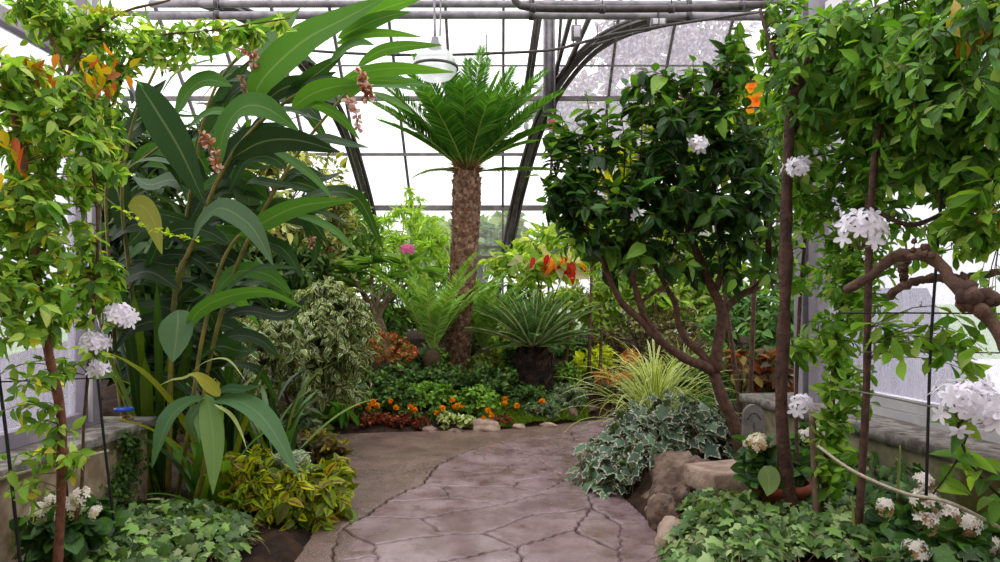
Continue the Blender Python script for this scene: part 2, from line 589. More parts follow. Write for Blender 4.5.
def glassmat(name, dirt=.15, tint=(245, 245, 250), streak=.2, wire=False):
    """greenhouse pane: mostly clear, dusty white film in spots and runs, faint mirror"""
    m, nt, out = newmat(name)
    t = N_(nt, 'ShaderNodeBsdfTransparent'); t.inputs[0].default_value = (.97, .98, .98, 1)
    d = N_(nt, 'ShaderNodeBsdfTranslucent'); d.inputs[0].default_value = (*[float(x) for x in s2l(tint)], 1)
    g = N_(nt, 'ShaderNodeBsdfGlossy'); g.inputs['Roughness'].default_value = .08
    geo = N_(nt, 'ShaderNodeNewGeometry')
    mp = N_(nt, 'ShaderNodeMapping'); mp.inputs['Scale'].default_value = (9, 9, 1.1)
    nt.links.new(geo.outputs['Position'], mp.inputs[0])
    st = ramp_(nt, noise_(nt, 2.2, 5, .65, mp.outputs[0]), .42, .75)
    sp = ramp_(nt, noise_(nt, 24, 3, .7), .55, .8)
    f = math_(nt, 'ADD', math_(nt, 'ADD', math_(nt, 'MULTIPLY', st, streak), math_(nt, 'MULTIPLY', sp, streak)), dirt, True)
    m1 = N_(nt, 'ShaderNodeMixShader'); nt.links.new(f, m1.inputs[0]); nt.links.new(t.outputs[0], m1.inputs[1]); nt.links.new(d.outputs[0], m1.inputs[2])
    m2 = N_(nt, 'ShaderNodeMixShader'); m2.inputs[0].default_value = .035
    nt.links.new(m1.outputs[0], m2.inputs[1]); nt.links.new(g.outputs[0], m2.inputs[2])
    last = m2.outputs[0]
    nt.links.new(last, out.inputs[0])
    return m


def build_materials():
    M = MAT
    M['leaf'] = leafmat('leaf', .46, .3)
    M['leaf_gloss'] = leafmat('glossy leaf', .38, .32, .36, .35)
    M['leaf_thin'] = leafmat('thin bright leaf', .5, .35, .5, .3)
    M['leaf_big'] = leafmat('broad leaf', .5, .22, .42, .4, vscale=190, bump=.1)
    M['leaf_strap'] = leafmat('strap leaf', .4, .4, .3, .25, vscale=3, bump=.1)
    M['leaf_dark'] = leafmat('leathery dark leaf', .45, .28, .2, .25)
    M['ivy'] = leafmat('ivy leaf', .45, .4, .25, .5, edge=(205, 205, 170), edge_at=1.12, edge_w=.3)
    M['ivy_var'] = leafmat('cream edged ivy leaf', .42, .4, .22, .3, edge=(214, 210, 186), edge_at=.9, edge_w=.4)
    M['ficus'] = leafmat('cream edged leaf', .42, .4, .3, .2, edge=(200, 202, 150), edge_at=.76, edge_w=.3)
    M['coleus'] = leafmat('coleus leaf', .5, .3, .35, .3, mid=(86, 52, 30), vscale=14)
    M['grass_var'] = leafmat('striped grass blade', .5, .3, .35, 0, edge=(225, 222, 160), edge_at=.62, edge_w=.2, bump=0)
    M['frond'] = leafmat('frond leaflet', .4, .4, .3, .15, bump=0)
    M['petal'] = leafmat('petal', .6, .2, .35, 0, bump=0, ttint=(1, 1, 1))
    M['stalk'] = flatmat('green stalk', (120, 130, 60), .6)
    M['rachis'] = stuffmat('frond rachis', col=True, scale=8, rough=.5, bump=0)
    M['cane'] = stuffmat('ginger cane', (88, 92, 34), (132, 118, 48), 9, .45, .4, .2, 40)
    M['bark'] = stuffmat('bark', col=True, scale=26, rough=.85, bump=.6, bscale=70)
    M['bark_rough'] = stuffmat('rough bark', col=True, scale=14, rough=.9, bump=1.0, bscale=38, dist=.02)
    M['trunk'] = stuffmat('cycad trunk', col=True, scale=30, rough=.9, bump=.8, bscale=60, dist=.02)
    M['soil'] = stuffmat('soil', (34, 24, 18), (66, 48, 36), 7, .95, .2, 1.0, 45, dist=.03)
    M['wood_grey'] = stuffmat('weathered grey ledge', (96, 90, 88), (150, 142, 136), 11, .8, .3, .5, 60, c3=(84, 76, 68), s3=9)
    M['render_l'] = stuffmat('stained cement wall', (132, 112, 90), (190, 168, 146), 4, .88, .25, .5, 40, c3=(98, 92, 46), s3=2.3)
    M['render_r'] = stuffmat('mossy cement wall', (124, 116, 92), (172, 162, 136), 4, .88, .25, .5, 40, c3=(92, 88, 44), s3=2.0)
    M['paint'] = stuffmat('grey lilac paint', (128, 120, 132), (156, 148, 158), 3, .6, .35, .15, 30)
    M['paint_white'] = stuffmat('white paint', (196, 192, 196), (222, 218, 222), 3, .55, .4, .15, 30)
    M['steel_dark'] = stuffmat('dark bronze steel', (48, 43, 42), (74, 66, 64), 8, .5, .5, .2, 40, metal=.3)
    M['pipe'] = stuffmat('grey lilac pipe', (104, 98, 104), (140, 134, 140), 6, .5, .5, .2, 40, metal=.2)
    M['bar'] = stuffmat('glazing bar', (88, 82, 84), (120, 112, 114), 6, .6, .4, .1, 40)
    M['glass'] = glassmat('clean pane', .10, streak=.10)
    M['glass_dirty'] = glassmat('dusty pane', .34, (196, 188, 200), .34)
    M['glass_side'] = glassmat('frosted pane', .3, (214, 210, 226), .16)
    M['wire'] = flatmat('dark wire', (34, 36, 34), .5, .5)
    M['wire_grey'] = flatmat('grey wire', (110, 108, 100), .5, .4)
    M['rope'] = stuffmat('twine', (150, 140, 118), (178, 168, 146), 60, .9, .2, .5, 90)
    M['terracotta'] = stuffmat('terracotta', (126, 62, 44), (158, 84, 62), 6, .8, .3, .3, 50)
    M['black_pot'] = flatmat('dark plastic', (30, 28, 28), .5)
    M['stone'] = stuffmat('brown stone', (84, 66, 56), (142, 120, 106), 5, .85, .3, 1.0, 18, dist=.03, c3=(66, 50, 42), s3=6)
    M['stone_pale'] = stuffmat('tan stone', (128, 106, 92), (172, 150, 134), 6, .85, .3, .8, 30, dist=.015)
    M['plaque'] = stuffmat('grey slate', (92, 88, 84), (126, 120, 116), 12, .7, .4, .3, 50)
    M['plaque_dark'] = flatmat('carved slate', (66, 62, 60), .8)
    M['blue'] = flatmat('blue enamel', (28, 84, 200), .35)
    M['brass'] = flatmat('brass', (150, 128, 80), .4, .8)
    M['red'] = flatmat('red enamel', (170, 50, 60), .4)
    M['opal'] = glassmat('opal shade', .6, (250, 250, 252), .05)
    M['lamp_metal'] = flatmat('lamp rim', (70, 64, 66), .4, .6)
    M['grass'] = stuffmat('lawn', (90, 120, 60), (130, 160, 84), 3, .9, .2, .3, 40)
    M['ext'] = stuffmat('grey roofing', (62, 62, 68), (84, 83, 90), 2, .8, .3, .1, 20)
    M['pale_ground'] = stuffmat('pale paving', (190, 188, 192), (214, 212, 216), 2, .8, .3, .1, 20)
    M['moss'] = leafmat('moss', .8, .1, .3, 0, bump=0)
    M['path'] = path_material()


def path_material():
    m, nt, out = newmat('stamped concrete')
    a = N_(nt, 'ShaderNodeAttribute', attribute_name='Col')
    sp = N_(nt, 'ShaderNodeSeparateColor'); nt.links.new(a.outputs['Color'], sp.inputs[0])
    zone, joint, tone = sp.outputs[0], sp.outputs[1], sp.outputs[2]
    big, fine, mid = noise_(nt, 2.4, 6, .6), noise_(nt, 60, 4, .6), noise_(nt, 9, 5, .6)
    st = mixc(nt, ramp_(nt, big, .35, .65), s2l((106, 84, 86)), s2l((142, 122, 125)))
    st = mixc(nt, math_(nt, 'MULTIPLY', ramp_(nt, noise_(nt, 5.5, 6, .68), .5, .66), .65), st, s2l((82, 58, 52)))
    st = mixc(nt, math_(nt, 'MULTIPLY', tone, .5), st, s2l((120, 92, 76)))
    ag = mixc(nt, ramp_(nt, big, .35, .65), s2l((74, 55, 46)), s2l((104, 82, 72)))
    ag = mixc(nt, math_(nt, 'MULTIPLY', ramp_(nt, noise_(nt, 75, 2, .7), .5, .62), .6), ag, s2l((160, 142, 134)))
    c = mixc(nt, zone, st, ag)
    c = mixc(nt, math_(nt, 'MULTIPLY', joint, .95), c, s2l((34, 22, 20)))
    p = N_(nt, 'ShaderNodeBsdfPrincipled'); nt.links.new(c, p.inputs['Base Color'])
    r = N_(nt, 'ShaderNodeMapRange'); nt.links.new(noise_(nt, 4.2, 5, .65), r.inputs[0]); r.inputs[1].default_value = .3; r.inputs[2].default_value = .7
    r.inputs[3].default_value = .09; r.inputs[4].default_value = .40
    nt.links.new(math_(nt, 'ADD', math_(nt, 'ADD', r.outputs[0], math_(nt, 'MULTIPLY', joint, .6)), math_(nt, 'MULTIPLY', zone, .18)), p.inputs['Roughness'])
    nt.links.new(math_(nt, 'SUBTRACT', .5, math_(nt, 'MULTIPLY', joint, .48)), p.inputs['Specular IOR Level'])
    p.inputs['Specular IOR Level'].default_value = .5
    b = N_(nt, 'ShaderNodeBump'); b.inputs['Strength'].default_value = .2; b.inputs['Distance'].default_value = .007
    nt.links.new(math_(nt, 'ADD', math_(nt, 'MULTIPLY', mid, .7), math_(nt, 'MULTIPLY', fine, .35)), b.inputs['Height'])
    nt.links.new(b.outputs[0], p.inputs['Normal'])
    nt.links.new(p.outputs[0], out.inputs[0])
    return m


build_materials()

# ------------------------------------------------------------------ ground
XE = [-4, -2.2, -.7, 0, .7, 1.4, 2.2, 4]
YE = [7.6, 7.75, 7.95, 8.05, 8.4, 8.85, 9.6, 10]
RY = [0, 2, 4, 4.7, 5.8, 6.5, 7.5, 8.8, 10]
RX = [1.2, 1.1, .97, .98, .85, .95, 1.15, 1.55, 2.2]
LY = [0, 2, 4, 5, 5.6, 6.2, 6.8, 7.3, 8]
LX = [-1.2, -1.15, -1.15, -1.2, -1.28, -1.5, -1.8, -2.1, -2.4]


def G(x, y):
    """height of the ground"""
    x = np.asarray(x, float); y = np.asarray(y, float)
    ye = np.interp(x, XE, YE)
    t = np.clip(y - ye + .03, 0, 9)
    zb = .95 * (1 - np.exp(-t * .62)) * np.where(t > 0, 1, 0)
    zr = np.clip((x - np.interp(y, RY, RX)) * .9, 0, .2)
    zl = np.clip((np.interp(y, LY, LX) - x) * .8, 0, .1)
    return np.maximum(np.maximum(zb, zr), zl)


def on(px, py, lo=2.5, hi=13.0):
    """where the line of sight through a photo point meets the ground"""
    Y = np.linspace(lo, hi, 2200)
    X = (px - CX) / F * Y; Z = EYE + (HZ - py) / F * Y
    h = np.where(Z <= G(X, Y))[0]
    i = h[0] if len(h) else len(Y) - 1
    return np.array([X[i], Y[i], float(G(X[i], Y[i]))])


def make_ground():
    xs = np.arange(-7, 7.01, .07); ys = np.arange(0, 14.05, .07)
    X, Y = np.meshgrid(xs, ys)
    rs = np.random.RandomState(3)
    Z = G(X, Y) - .03
    bed = smooth(.0, .06, G(X, Y))
    Z = Z + bed * rs.normal(0, .012, Z.shape) + bed * .02 * np.sin(X * 9) * np.sin(Y * 8)
    idx = np.arange(X.size).reshape(X.shape)
    mb = MB()
    mb.add(np.stack([X, Y, Z], -1).reshape(-1, 3), np.stack([idx[:-1, :-1], idx[:-1, 1:], idx[1:, 1:], idx[1:, :-1]], -1).reshape(-1, 4))
    struct('floor', mb, MAT['soil'], True)


def gp(px, py):
    Y = EYE * F / (py - HZ)
    return ((px - CX) / F * Y, Y)


JOINTS = [
    [(341, 531), (346, 528), (367, 517), (385, 503), (406, 492), (423, 485), (436, 467), (457, 456), (478, 448.5), (500, 443), (530, 439), (570, 432)],
    [(436, 468), (480, 475), (500, 473), (517, 463)], [(468, 462), (485, 461), (484, 454)],
    [(423, 485), (443, 487), (484, 488), (514, 488), (542, 495), (590, 497), (612, 497)],
    [(514, 488), (517, 483), (539, 479)], [(537, 458), (553, 472), (567, 480)], [(548, 491), (560, 483), (567, 480), (600, 478)],
    [(443, 487), (450, 499)], [(389, 503), (400, 503), (450, 499), (493, 505)],
    [(369, 519), (407, 520), (421, 520), (455, 513), (489, 508), (542, 495)],
    [(484, 535), (533, 515), (571, 513), (592, 509)], [(589, 497), (592, 509), (574, 531)],
    [(592, 509), (621, 526), (619, 566)], [(621, 526), (652, 524)], [(517, 548), (574, 531), (600, 545), (619, 552)],
    [(484, 535), (517, 548), (523, 568)], [(440, 564), (514, 549)], [(374, 547), (400, 542), (431, 538), (453, 536), (484, 535)],
    [(421, 520), (439, 533)], [(517, 463), (537, 458), (560, 451), (604, 452)], [(550, 451), (600, 463)], [(500, 443), (520, 452), (537, 458)],
    [(341, 531), (374, 547), (376, 560), (376, 575)], [(341, 531), (335, 545), (330, 570)], [(376, 558), (340, 562)], [(560, 451), (575, 441), (608, 437)],
    [(523, 568), (540, 600)], [(440, 564), (410, 590), (380, 575)], [(619, 566), (640, 600)], [(575, 441), (570, 432)],
]


def make_path():
    st = .0095
    xs = np.arange(-2.5, 2.3, st); ys = np.arange(1.6, 9.3, st)
    X, Y = np.meshgrid(xs, ys)
    ok = (Y < np.interp(X, XE, YE)) & (X < np.interp(Y, RY, RX) + .02) & (X > np.interp(Y, LY, LX) - .02)
    p = np.stack([X, Y], -1)
    rs = np.random.RandomState(9)
    wobx = .006 * (np.sin(Y * 23) + np.sin(Y * 51 + X * 37)); woby = .006 * (np.sin(X * 27) + np.sin(X * 61 + Y * 33))
    pw = p + np.stack([wobx, woby], -1)
    d = np.full(X.shape, 9.0); zone_line = None
    for li, poly in enumerate(JOINTS):
        q = np.array([gp(*a) for a in poly])
        for a, b in zip(q[:-1], q[1:]):
            ab = b - a
            t = np.clip(((pw - a) @ ab) / (ab @ ab), 0, 1)
            dd = np.linalg.norm(pw - a - t[..., None] * ab, axis=-1) / (1.5 if li == 0 else rs.uniform(.55, 1.1))
            d = np.minimum(d, dd)
    q = np.array([gp(*a) for a in JOINTS[0]] + [(1.0, 8.6)])
    xb = np.interp(Y, q[:, 1], q[:, 0])
    zone = np.where(X < xb, 1.0, 0.0)
    zone = np.where((Y < q[0, 1]), np.where(X < -.9, 1.0, 0.0), zone)
    groove = np.exp(-(d / .0078) ** 4)
    tone = (np.sin(np.floor(X * 2.1) * 12.9 + np.floor(Y * 1.7) * 78.2) * .5 + .5) * .3
    Z = .012 - .022 * groove + .004 * np.sin(X * 3.1 + 1) * np.sin(Y * 2.3)
    idx = np.full(X.shape, -1); idx[ok] = np.arange(ok.sum())
    f = np.stack([idx[:-1, :-1], idx[:-1, 1:], idx[1:, 1:], idx[1:, :-1]], -1).reshape(-1, 4)
    f = f[(f >= 0).all(1)]
    mb = MB()
    mb.add(np.stack([X, Y, Z], -1)[ok], f, np.stack([zone, groove, tone], -1)[ok])
    o = mb.build('path', MAT['path'])
    o['kind'] = 'structure'; o['label'] = 'wet stamped concrete path with irregular joints beside plain brown concrete'


# ------------------------------------------------------------------ side walls
def prism(mb, poly, z0, z1, col=(.5, .5, .5)):
    p = np.array(poly, float); n = len(p)
    V = np.concatenate([np.c_[p, np.full(n, z0)], np.c_[p, np.full(n, z1)]])
    q = [[i, (i + 1) % n, n + (i + 1) % n, n + i] for i in range(n)]
    mb.add(V, q, col)
    m0 = mb.n - 2 * n
    for i in range(1, n - 1):
        mb.f3.append(np.array([[m0, m0 + i + 1, m0 + i], [m0 + n, m0 + n + i, m0 + n + i + 1]]))


def beam(mb, a, b, w, h, col=(.5, .5, .5), up=(0, 0, 1)):
    """square bar between two points"""
    a, b = np.array(a, float), np.array(b, float)
    t = unit(b - a); s = np.cross(t, up)
    if np.linalg.norm(s) < 1e-3: s = np.array([1., 0, 0])
    s = unit(s); u = np.cross(s, t)
    V = [q + s * i * w / 2 + u * j * h / 2 for q in (a, b) for i, j in ((-1, -1), (1, -1), (1, 1), (-1, 1))]
    mb.add(V, [[0, 1, 2, 3], [4, 7, 6, 5], [0, 4, 5, 1], [1, 5, 6, 2], [2, 6, 7, 3], [3, 7, 4, 0]], col)


LEDGE = .66


def make_left():
    x0 = -2.52
    mb = MB(); prism(mb, [(x0, 1.0), (x0, 5.0), (-3.15, 5.0), (-3.15, 1.0)], -.05, LEDGE - .06)
    struct('wall_left', mb, MAT['render_l'])
    mb = MB()
    for a, b in ((1.0, 2.9), (2.905, 5.06)):
        box(mb, (-3.2, a, LEDGE - .06), (x0 + .06, b, LEDGE), bev=.008)
    tag(mb.build('trim_1', MAT['wood_grey'], None, (0, 0, 0)), 'weathered grey ledge capping the low left wall', kind='structure')
    # painted uprights
    mb = MB()
    xw = -2.78
    for y, w in ((1.3, .1), (4.68, .17)):
        box(mb, (xw - .06, y - w / 2, LEDGE), (xw + .06, y + w / 2, 5.4), bev=.006)
    box(mb, (xw - .16, 4.80, LEDGE), (xw - .02, 4.92, 5.4), bev=.006)
    box(mb, (xw - .03, 1.0, 3.03), (xw + .05, 4.6, 3.12), bev=.006)
    box(mb, (xw - .03, 1.0, LEDGE), (xw + .05, 4.6, LEDGE + .1), bev=.006)
    fr = struct('window_1', mb, MAT['paint'])
    g = MB(); box(g, (xw - .012, 1.0, LEDGE + .1), (xw - .004, 4.62, 5.4))
    part_struct(fr, 'pane', g, MAT['glass_side'])
    c = MB(); limb(c, [(xw + .09, 4.60, .7), (xw + .08, 4.6, 3), (xw + .09, 4.58, 4.2), (xw + .02, 4.5, 5.0)], [.014] * 4, 20, 6)
    part_struct(fr, 'conduit', c, MAT['paint_white'])


def part_struct(fr, name, mb, mat):
    o = mb.build(name, mat, fr)
    return o


RA, RB = np.array([2.90, 1.5]), np.array([2.15, 6.3])


def make_right():
    d = unit(RB - RA); nrm = np.array([d[1], -d[0]])          # away from the path
    def q(t, off): return tuple(RA + d * t + nrm * off)
    Lt = np.linalg.norm(RB - RA)
    mb = MB(); prism(mb, [q(-.5, .04), q(Lt - .05, .04), q(Lt - .05, .75), q(-.5, .75)], -.05, LEDGE - .07)
    struct('wall_right', mb, MAT['render_r'])
    mb = MB()
    for a, b in ((-.5, 1.9), (1.905, Lt)):
        prism(mb, [q(a, 0), q(b, 0), q(b, .8), q(a, .8)], LEDGE - .07, LEDGE)
    tag(mb.build('trim_2', MAT['wood_grey'], None), 'pale grey ledge capping the low right wall', kind='structure')
    mb = MB()
    a, b = q(-.5, .47), q(Lt - .62, .47)
    def lvl(z, w, h): beam(mb, (*a, z), (*b, z), w, h)
    lvl(LEDGE + .03, .1, .06); lvl(LEDGE + .11, .07, .09); lvl(3.9, .08, .09)
    for t in (-.4, 1.35):
        beam(mb, (*q(t, .47), LEDGE), (*q(t, .47), 5.2), .07, .07)
    fr = struct('window_2', mb, MAT['paint_white'])
    g = MB(); prism(g, [q(-.5, .465), q(Lt - .62, .465), q(Lt - .62, .473), q(-.5, .473)], LEDGE + .14, 5.2)
    part_struct(fr, 'pane', g, MAT['glass_side'])
    k = MB(); beam(k, (*q(2.4, .43), LEDGE + .075), (*q(2.52, .43), LEDGE + .075), .03, .05); beam(k, (*q(2.44, .40), LEDGE + .075), (*q(2.46, .40), LEDGE + .015), .012, .02)
    part_struct(fr, 'latch', k, MAT['lamp_metal'])
    # wired glass lower light behind (grey gabled shape seen through the pane)
    mb = MB()
    for t, w in ((Lt - .52, .2), (Lt - .24, .13)):
        beam(mb, (*q(t, .5), LEDGE), (*q(t, .5), 5.3), w, .18)
    beam(mb, (*q(Lt - .38, .58), LEDGE), (*q(Lt - .38, .58), 5.3), .12, .1)
    tag(struct('trim_3', mb, MAT['paint']), 'pale grey painted column at the end of the right wall')


# ------------------------------------------------------------------ far glass wall
YB, ZT, SL = 14.0, 3.34, .936


def slope(y): return ZT + SL * (YB - y)


def on_slope(px, py, off=0.0):
    """point of the sloping glass behind a photo point"""
    k = (HZ - py) / F
    Y = (ZT + SL * YB - EYE) / (k + SL) - off
    return P(px, py, Y)


def make_far():
    x0, x1, ytop = -6.6, 6.6, 9.2
    mb = MB()
    xs = np.arange(-6.35, 6.6, .915)
    for x in xs:
        box(mb, (x - .02, YB - .03, .4), (x + .02, YB + .03, ZT))
        beam(mb, (x, YB, ZT), (x, ytop, slope(ytop)), .045, .06, up=(0, .7, .7))
    for z, h in ((2.34, .07), (2.56, .05), (ZT, .1), (1.2, .06)):
        box(mb, (x0, YB - .05, z - h / 2), (x1, YB + .04, z + h / 2))
    for y, h in ((13.05, .05), (12.2, .07), (11.75, .025), (11.1, .06), (10.3, .05), (ytop, .1)):
        beam(mb, (x0, y - .02, slope(y) - .02), (x1, y - .02, slope(y) - .02), h, h)
    fr = struct('window_3', mb, MAT['bar'])
    tag(fr, 'tall sloping glass wall of the greenhouse behind the palm')
    # the panes, one by one between the bars; the right-hand ones dusty
    for i, x in enumerate(xs[:-1]):
        mat = MAT['glass_dirty'] if x > .75 else MAT['glass']
        g = MB()
        a, b = x + .02, xs[i + 1] - .02
        g.add([(a, YB, .4), (b, YB, .4), (b, YB, ZT), (a, YB, ZT)], [[0, 1, 2, 3]])
        g.add([(a, YB, ZT), (b, YB, ZT), (b, ytop, slope(ytop)), (a, ytop, slope(ytop))], [[0, 1, 2, 3]])
        part_struct(fr, 'pane', g, mat)


def rib(name, label, pts, r=.055):
    """curved steel rib: two flanges with a web of short struts between"""
    rt = thing(name, label, 'roof rib', pts[0], 'arched roof ribs')
    rt['kind'] = 'structure'
    C = spline(pts, 60)
    T = unit(np.gradient(C, axis=0)); S = np.array([0, 1., 0]) - T * T[:, 1:2]; S = unit(S)
    Nn = np.cross(T, S)
    for k in (-1, 1):
        mb = MB()
        tubes(mb, C + Nn * (k * .085) + S * .03, .042, 6); 
        part(rt, 'flange', mb, MAT['steel_dark'], sm=False)
    mb = MB(); tubes(mb, C - S * .03, .06, 4)
    part(rt, 'web', mb, MAT['steel_dark'], sm=False)


def make_steel():
    pr = [P(503, 272, 13.8), P(510, 235, 13.8), on_slope(519, 193, .15), on_slope(532, 146, .2), on_slope(546, 109, .25), on_slope(566, 76, .3),
          on_slope(594, 46, .35), on_slope(630, 27, .4), on_slope(680, 14, .45), on_slope(740, 4, .5), on_slope(800, -14, .5)]
    rib('arched_rib', 'dark curved steel rib springing right over the camellia', pr)
    pl = [P(376, 250, 13.8), P(369, 210, 13.8), on_slope(357, 165, .15), on_slope(345, 130, .2), on_slope(325, 92, .3), on_slope(295, 52, .35),
          on_slope(255, 20, .4), on_slope(205, 0, .45), on_slope(140, -16, .5)]
    rib('arched_rib', 'dark curved steel rib springing left behind the ginger leaves', pl)
    n = 4
    def tr(mb, mat, label):
        nonlocal n
        o = struct('trim_%d' % n, mb, mat, True); o['label'] = label; n += 1
    # leaning double bars and the broad vertical post near the arch
    mb = MB()
    for a, b in (((600, -6), (556, 92)), ((577, -6), (549, 96)), ((540, 18), (529, 92)), ((536, 18), (525, 92))):
        beam(mb, on_slope(*a, .25), on_slope(*b, .25), .055, .07)
    tr(mb, MAT['steel_dark'], 'leaning paired steel bars crossing the roof left of the arched rib')
    mb = MB()
    a, b = P(549, -8, 10.4), P(550, 112, 10.4)
    box(mb, (a[0] - .085, 10.36, b[2]), (a[0] + .085, 10.44, a[2]))
    for s in (-1, 1): box(mb, (a[0] - .085 if s < 0 else a[0] + .06, 10.30, b[2]), (a[0] - .06 if s < 0 else a[0] + .085, 10.36, a[2]))
    tr(mb, MAT['pipe'], 'broad pale steel channel hanging down beside the arched rib')
    # pipes along the roof
    def pipe(name, label, pts, r, mat='pipe', n_=30):
        mb = MB(); limb(mb, pts, [r, r], n_, 10)
        C = spline(pts, n_)
        root = thing(name, label, 'pipe', pts[0]); root['kind'] = 'thing'
        part(root, 'tube', mb, MAT[mat])
        for i in range(3, n_ - 3, 7):
            cb = MB()
            t = unit(C[i + 1] - C[i]); tubes(cb, np.array([C[i] - t * .035, C[i] + t * .035]), r * 1.28, 10)
            tubes(cb, np.array([C[i], C[i] + np.array([0, 0, .25])]), .008, 5)
            part(root, 'clamp', cb, MAT['lamp_metal'])
    pipe('heating_pipe', 'lower grey pipe running straight across under the roof', [P(150, 16, 9.3), P(480, 15, 9.3), P(800, 17, 9.3)], .052)
    pipe('heating_pipe', 'upper grey pipe running across the very top of the roof', [P(150, 4, 9.6), P(480, 4, 9.6), P(800, 5, 9.6)], .05)
    pipe('heating_pipe', 'dark pipe bending down beside the top of the arched rib', [P(512, -8, 8.9), P(517, 3, 8.9), P(532, 8, 8.9), P(600, 9, 8.9), P(700, 8, 8.9), P(790, 3, 8.9)], .045, 'steel_dark')
    pipe('cable_conduit', 'thin cable conduit sagging behind the dome lamp and rising to the right', [P(270, 47, 9.1), P(345, 53, 9.1), P(430, 55, 9.1), P(500, 53, 9.1), P(552, 50, 9.1), P(580, 43, 9.1), P(610, 35, 9.1), P(650, 28, 9.1), P(690, 22, 9.1), P(760, 12, 9.1)], .018, 'steel_dark', 40)
    pipe('cable_conduit', 'slim conduit sloping under the arched rib toward the dusty panes', [P(590, 46, 9.5), P(625, 36, 9.5), P(660, 27, 9.5)], .016, 'steel_dark')
    # switch boxes
    for (px, py, Y, w, h, lab, m) in ((658, 23, 9.2, .2, .1, 'flat grey junction box fixed under the pipe right of the arch', 'pipe'),
                                      (576, 33, 9.6, .13, .2, 'upright grey switch box fixed between the leaning roof bars', 'pipe')):
        c = P(px, py, Y); r = thing('junction_box', lab, 'junction box', c)
        b = MB(); box(b, c - np.array([w / 2, .05, h / 2]), c + np.array([w / 2, .05, h / 2]), bev=.012); part(r, 'housing', b, MAT[m])
        b = MB(); box(b, c + np.array([-w * .38, -.062, -h * .36]), c + np.array([w * .38, -.05, h * .36]), bev=.005); part(r, 'cover', b, MAT['paint_white'])
        b = MB(); limb(b, [c + np.array([0, 0, h / 2]), c + np.array([0, 0, h / 2 + .16])], [.014, .014], 4, 8); part(r, 'conduit_stub', b, MAT['lamp_metal'])
    c = P(551, 122, 10.35)
    r = thing('counterweight', 'small red and grey block hanging on the pale steel channel end', 'weight', c)
    b = MB(); box(b, c + np.array([-.05, -.06, -.1]), c + np.array([.05, .06, .1]), bev=.015); part(r, 'block', b, MAT['pipe'])
    b = MB(); box(b, c + np.array([-.035, -.075, -.12]), c + np.array([.06, -.05, .02]), bev=.01); part(r, 'red_plate', b, MAT['red'], 'red plate')
    # dome lamp
    Y = 8.6; c = P(435, 62, Y); k = Y / F
    r = thing('dome_lamp', 'white glass dome lamp hanging from the roof above the tall palm', 'lamp', c)
    b = MB(); limb(b, [P(435, 40, Y), P(434, -14, Y)], [.016, .016], 6, 8); limb(b, [P(440, 36, Y), P(441, -14, Y)], [.011, .011], 6, 8); part(r, 'rod', b, MAT['pipe'])
    b = MB(); lathe(b, [(.0, .30), (.045, .30), (.05, .24), (.085, .2), (.085, .17), (.0, .17)], c); part(r, 'cap', b, MAT['pipe'])
    b = MB(); lathe(b, [(.07, .18), (.15, .15), (.22, .08), (.265, -.02), (.275, -.06)], c, 32); part(r, 'shade', b, MAT['opal'], 'white domed shade')
    b = MB(); lathe(b, [(.268, -.05), (.285, -.055), (.285, -.085), (.268, -.085)], c, 32); part(r, 'rim', b, MAT['lamp_metal'], 'dark metal rim')
    b = MB(); lathe(b, [(.27, -.08), (.255, -.13), (.2, -.19), (.11, -.225), (.0, -.235)], c, 32); part(r, 'diffuser', b, MAT['opal'], 'clear glass bowl')


def make_outside():
    mb = MB(); mb.add([(-60, 14.2, .3), (60, 14.2, .3), (60, 80, 1.0), (-60, 80, 1.0)], [[0, 1, 2, 3]])
    o = mb.build('ground_outside', MAT['grass']); o['kind'] = 'structure'
    mb = MB()
    mb.add([(-60, -2, .0), (-3.3, -2, .0), (-3.3, 14.2, .0), (-60, 14.2, .0)], [[0, 1, 2, 3]])
    mb.add([(3.8, -2, .0), (60, -2, .0), (60, 14.2, .0), (3.8, 14.2, .0)], [[0, 1, 2, 3]])
    o = mb.build('ground_outside', MAT['pale_ground']); o['kind'] = 'structure'
    # grey neighbouring glasshouse gable seen through the right-hand window
    mb = MB()
    def g(px, py, Y): return P(px, py, Y)
    Y = 9.5
    a, b, c_, d_ = g(878, 420, Y), g(905, 288, Y), g(990, 420, Y), g(878, 300, Y)
    pts = np.array([[a[0], Y, 0], [c_[0], Y, 0], [b[0] + .3, Y, b[2]], [a[0], Y, b[2]]])
    back = pts + np.array([0, 3.0, 0])
    mb.add(np.concatenate([pts, back]), [[0, 1, 2, 3], [4, 7, 6, 5], [0, 4, 5, 1], [1, 5, 6, 2], [2, 6, 7, 3], [3, 7, 4, 0]])
    solo('neighbouring_roof', mb, MAT['ext'], 'grey sloping roof outside the right-hand window', 'roof', sm=False)


mb = MB(); box(mb, (-7, -2.2, 0), (7, -2.0, 5.5)); struct('rear_light_blocker', mb, MAT['render_l'])  # unseen wall added behind the camera to block frontal light
mb = MB(); box(mb, (-7, -2.2, 5.5), (7, -.6, 5.6)); struct('top_light_blocker', mb, MAT['wood_grey'])  # short roof strip added out of view, holds back light from above the camera
make_ground(); make_path(); make_left(); make_right(); make_far(); make_steel(); make_outside()

